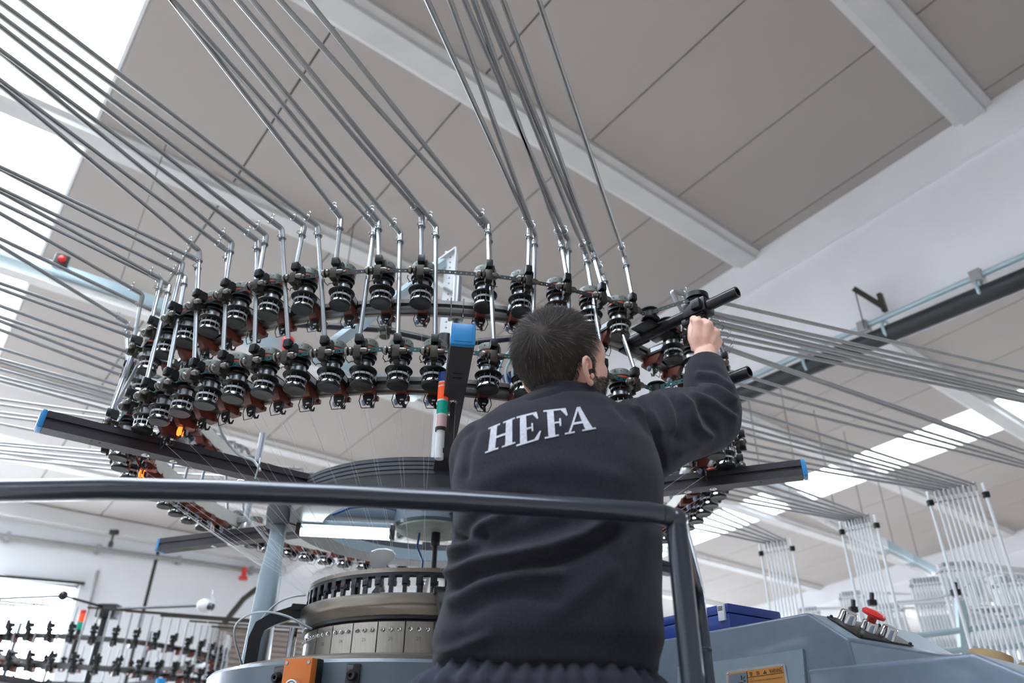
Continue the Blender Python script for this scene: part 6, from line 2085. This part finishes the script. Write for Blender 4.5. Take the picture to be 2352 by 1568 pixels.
for ch in 'HEFA':
    TL, TR, BL, BR = [Vector(z2p(*q)) for q in QUADS[ch]]
    mb = MB()
    for poly in GLYPH[ch]:
        # cut each stroke into a fine grid between its two long sides so that it follows the cloth
        (a, b, c, d) = [Vector(q) for q in poly]
        nu_, nv_ = max(2, int((b - a).length / 0.045)), max(2, int((d - a).length / 0.045))
        top, bot = [], []
        for j in range(nv_ + 1):
            for i in range(nu_ + 1):
                s_, t_ = i / nu_, j / nv_
                p = a.lerp(b, s_).lerp(d.lerp(c, s_), t_)
                px = BL.lerp(BR, p.x).lerp(TL.lerp(TR, p.x), p.y)
                r = ray(px.x, px.y)
                hit = bvhj.ray_cast(Vector((0, 0, 0)), r.normalized())
                q = hit[0] if hit[0] is not None else r * 1.4
                nn = hit[1] if hit[1] is not None else -r.normalized()
                top.append(q + nn * 0.0016)
                bot.append(q - nn * 0.0015)
        k = len(top)
        fs = []
        w_ = nu_ + 1
        for j in range(nv_):
            for i in range(nu_):
                fs.append((j * w_ + i, j * w_ + i + 1, (j + 1) * w_ + i + 1, (j + 1) * w_ + i))
        ring = [i for i in range(w_)] + [j * w_ + nu_ for j in range(1, nv_ + 1)] + [nv_ * w_ + i for i in range(nu_ - 1, -1, -1)] + [j * w_ for j in range(nv_ - 1, 0, -1)]
        for i in range(len(ring)):
            i2 = (i + 1) % len(ring)
            fs.append((ring[i2], ring[i], k + ring[i], k + ring[i2]))
        mb.add(top + bot, fs)
    o = mb.build('embroidered_letter', M_THREADW, jack, sharp=60, weld=False)
    o['label'] = 'white embroidered letter ' + ch

# ---- trousers and shoes
mb = MB()
loft(mb, [(0.165, 0.058, 1.306, 0.172, 0.120, 0.115), (0.15, 0.056, 1.306, 0.178, 0.124, 0.118), (0.13, 0.050, 1.306, 0.205, 0.138, 0.122), (0.08, 0.052, 1.312, 0.200, 0.140, 0.125), (0.0, 0.06, 1.32, 0.185, 0.135, 0.125), (-0.06, 0.06, 1.325, 0.175, 0.115, 0.115)], 40, 0.9)
for sx in (-1, 1):
    limb(mb, [(0.06 + 0.085 * sx, 1.32, 0.02), (0.06 + 0.097 * sx, 1.33, -0.14), (0.06 + 0.102 * sx, 1.335, -0.34), (0.06 + 0.102 * sx, 1.318, -0.56), (0.06 + 0.102 * sx, 1.305, -0.755)], [0.100, 0.090, 0.074, 0.068, 0.064], 24)
tr = remesh(mb, 0.008, 3, 0.5)
bm = bmesh.new(); bm.from_mesh(tr); bm.normal_update()
for v in bm.verts:
    a = math.atan2(v.co.y - 1.31, v.co.x - 0.055)
    g = smooth(0.05, 0.13, v.co.z)
    off = 0.005 * g * math.sin(a * 34 + 3 * mnoise.noise(v.co * 9)) + 0.006 * mnoise.noise(v.co * 11)
    v.co += v.normal * off
bm.to_mesh(tr); bm.free()
tr.materials.clear(); tr.materials.append(M_TROUSER)
tr.polygons.foreach_set('use_smooth', [True] * len(tr.polygons))
to_man(link('trousers', tr))
for sx in (-1, 1):
    mb = MB()
    c = Vector((0.06 + 0.102 * sx, 1.30, FLOOR_Z))
    mb.tube([c + Vector((0, -0.03, 0.045)), c + Vector((0.004 * sx, 0.06, 0.048)), c + Vector((0.010 * sx, 0.15, 0.040)), c + Vector((0.012 * sx, 0.20, 0.032))], [0.040, 0.044, 0.042, 0.026], 18)
    mb.tube([c + Vector((0, 0.0, 0.05)), c + Vector((0, 0.0, 0.10))], [0.045, 0.048], 18)
    me = remesh(mb, 0.005, 3)
    me.materials.clear(); me.materials.append(M_SHOE)
    me.polygons.foreach_set('use_smooth', [True] * len(me.polygons))
    sh_ = to_man(link('shoe', me))
    to_man(MB().prism([(0.043 * math.cos(t) * (1 if math.sin(t) < 0.9 else 0.9), 0.12 * math.sin(t)) for t in [i * PI / 10 for i in range(20)]], c + Vector((0.005 * sx, 0.075, 0.0)), (1, 0, 0), (0, 1, 0), (0, 0, 0.018)).build('shoe_sole', M_BLACK))

# ================================================================== lift the scene onto its floor
for o in list(SC.objects):
    if o.parent is None and o.type not in ('CAMERA', 'LIGHT'):
        o.location.z += CAM_H
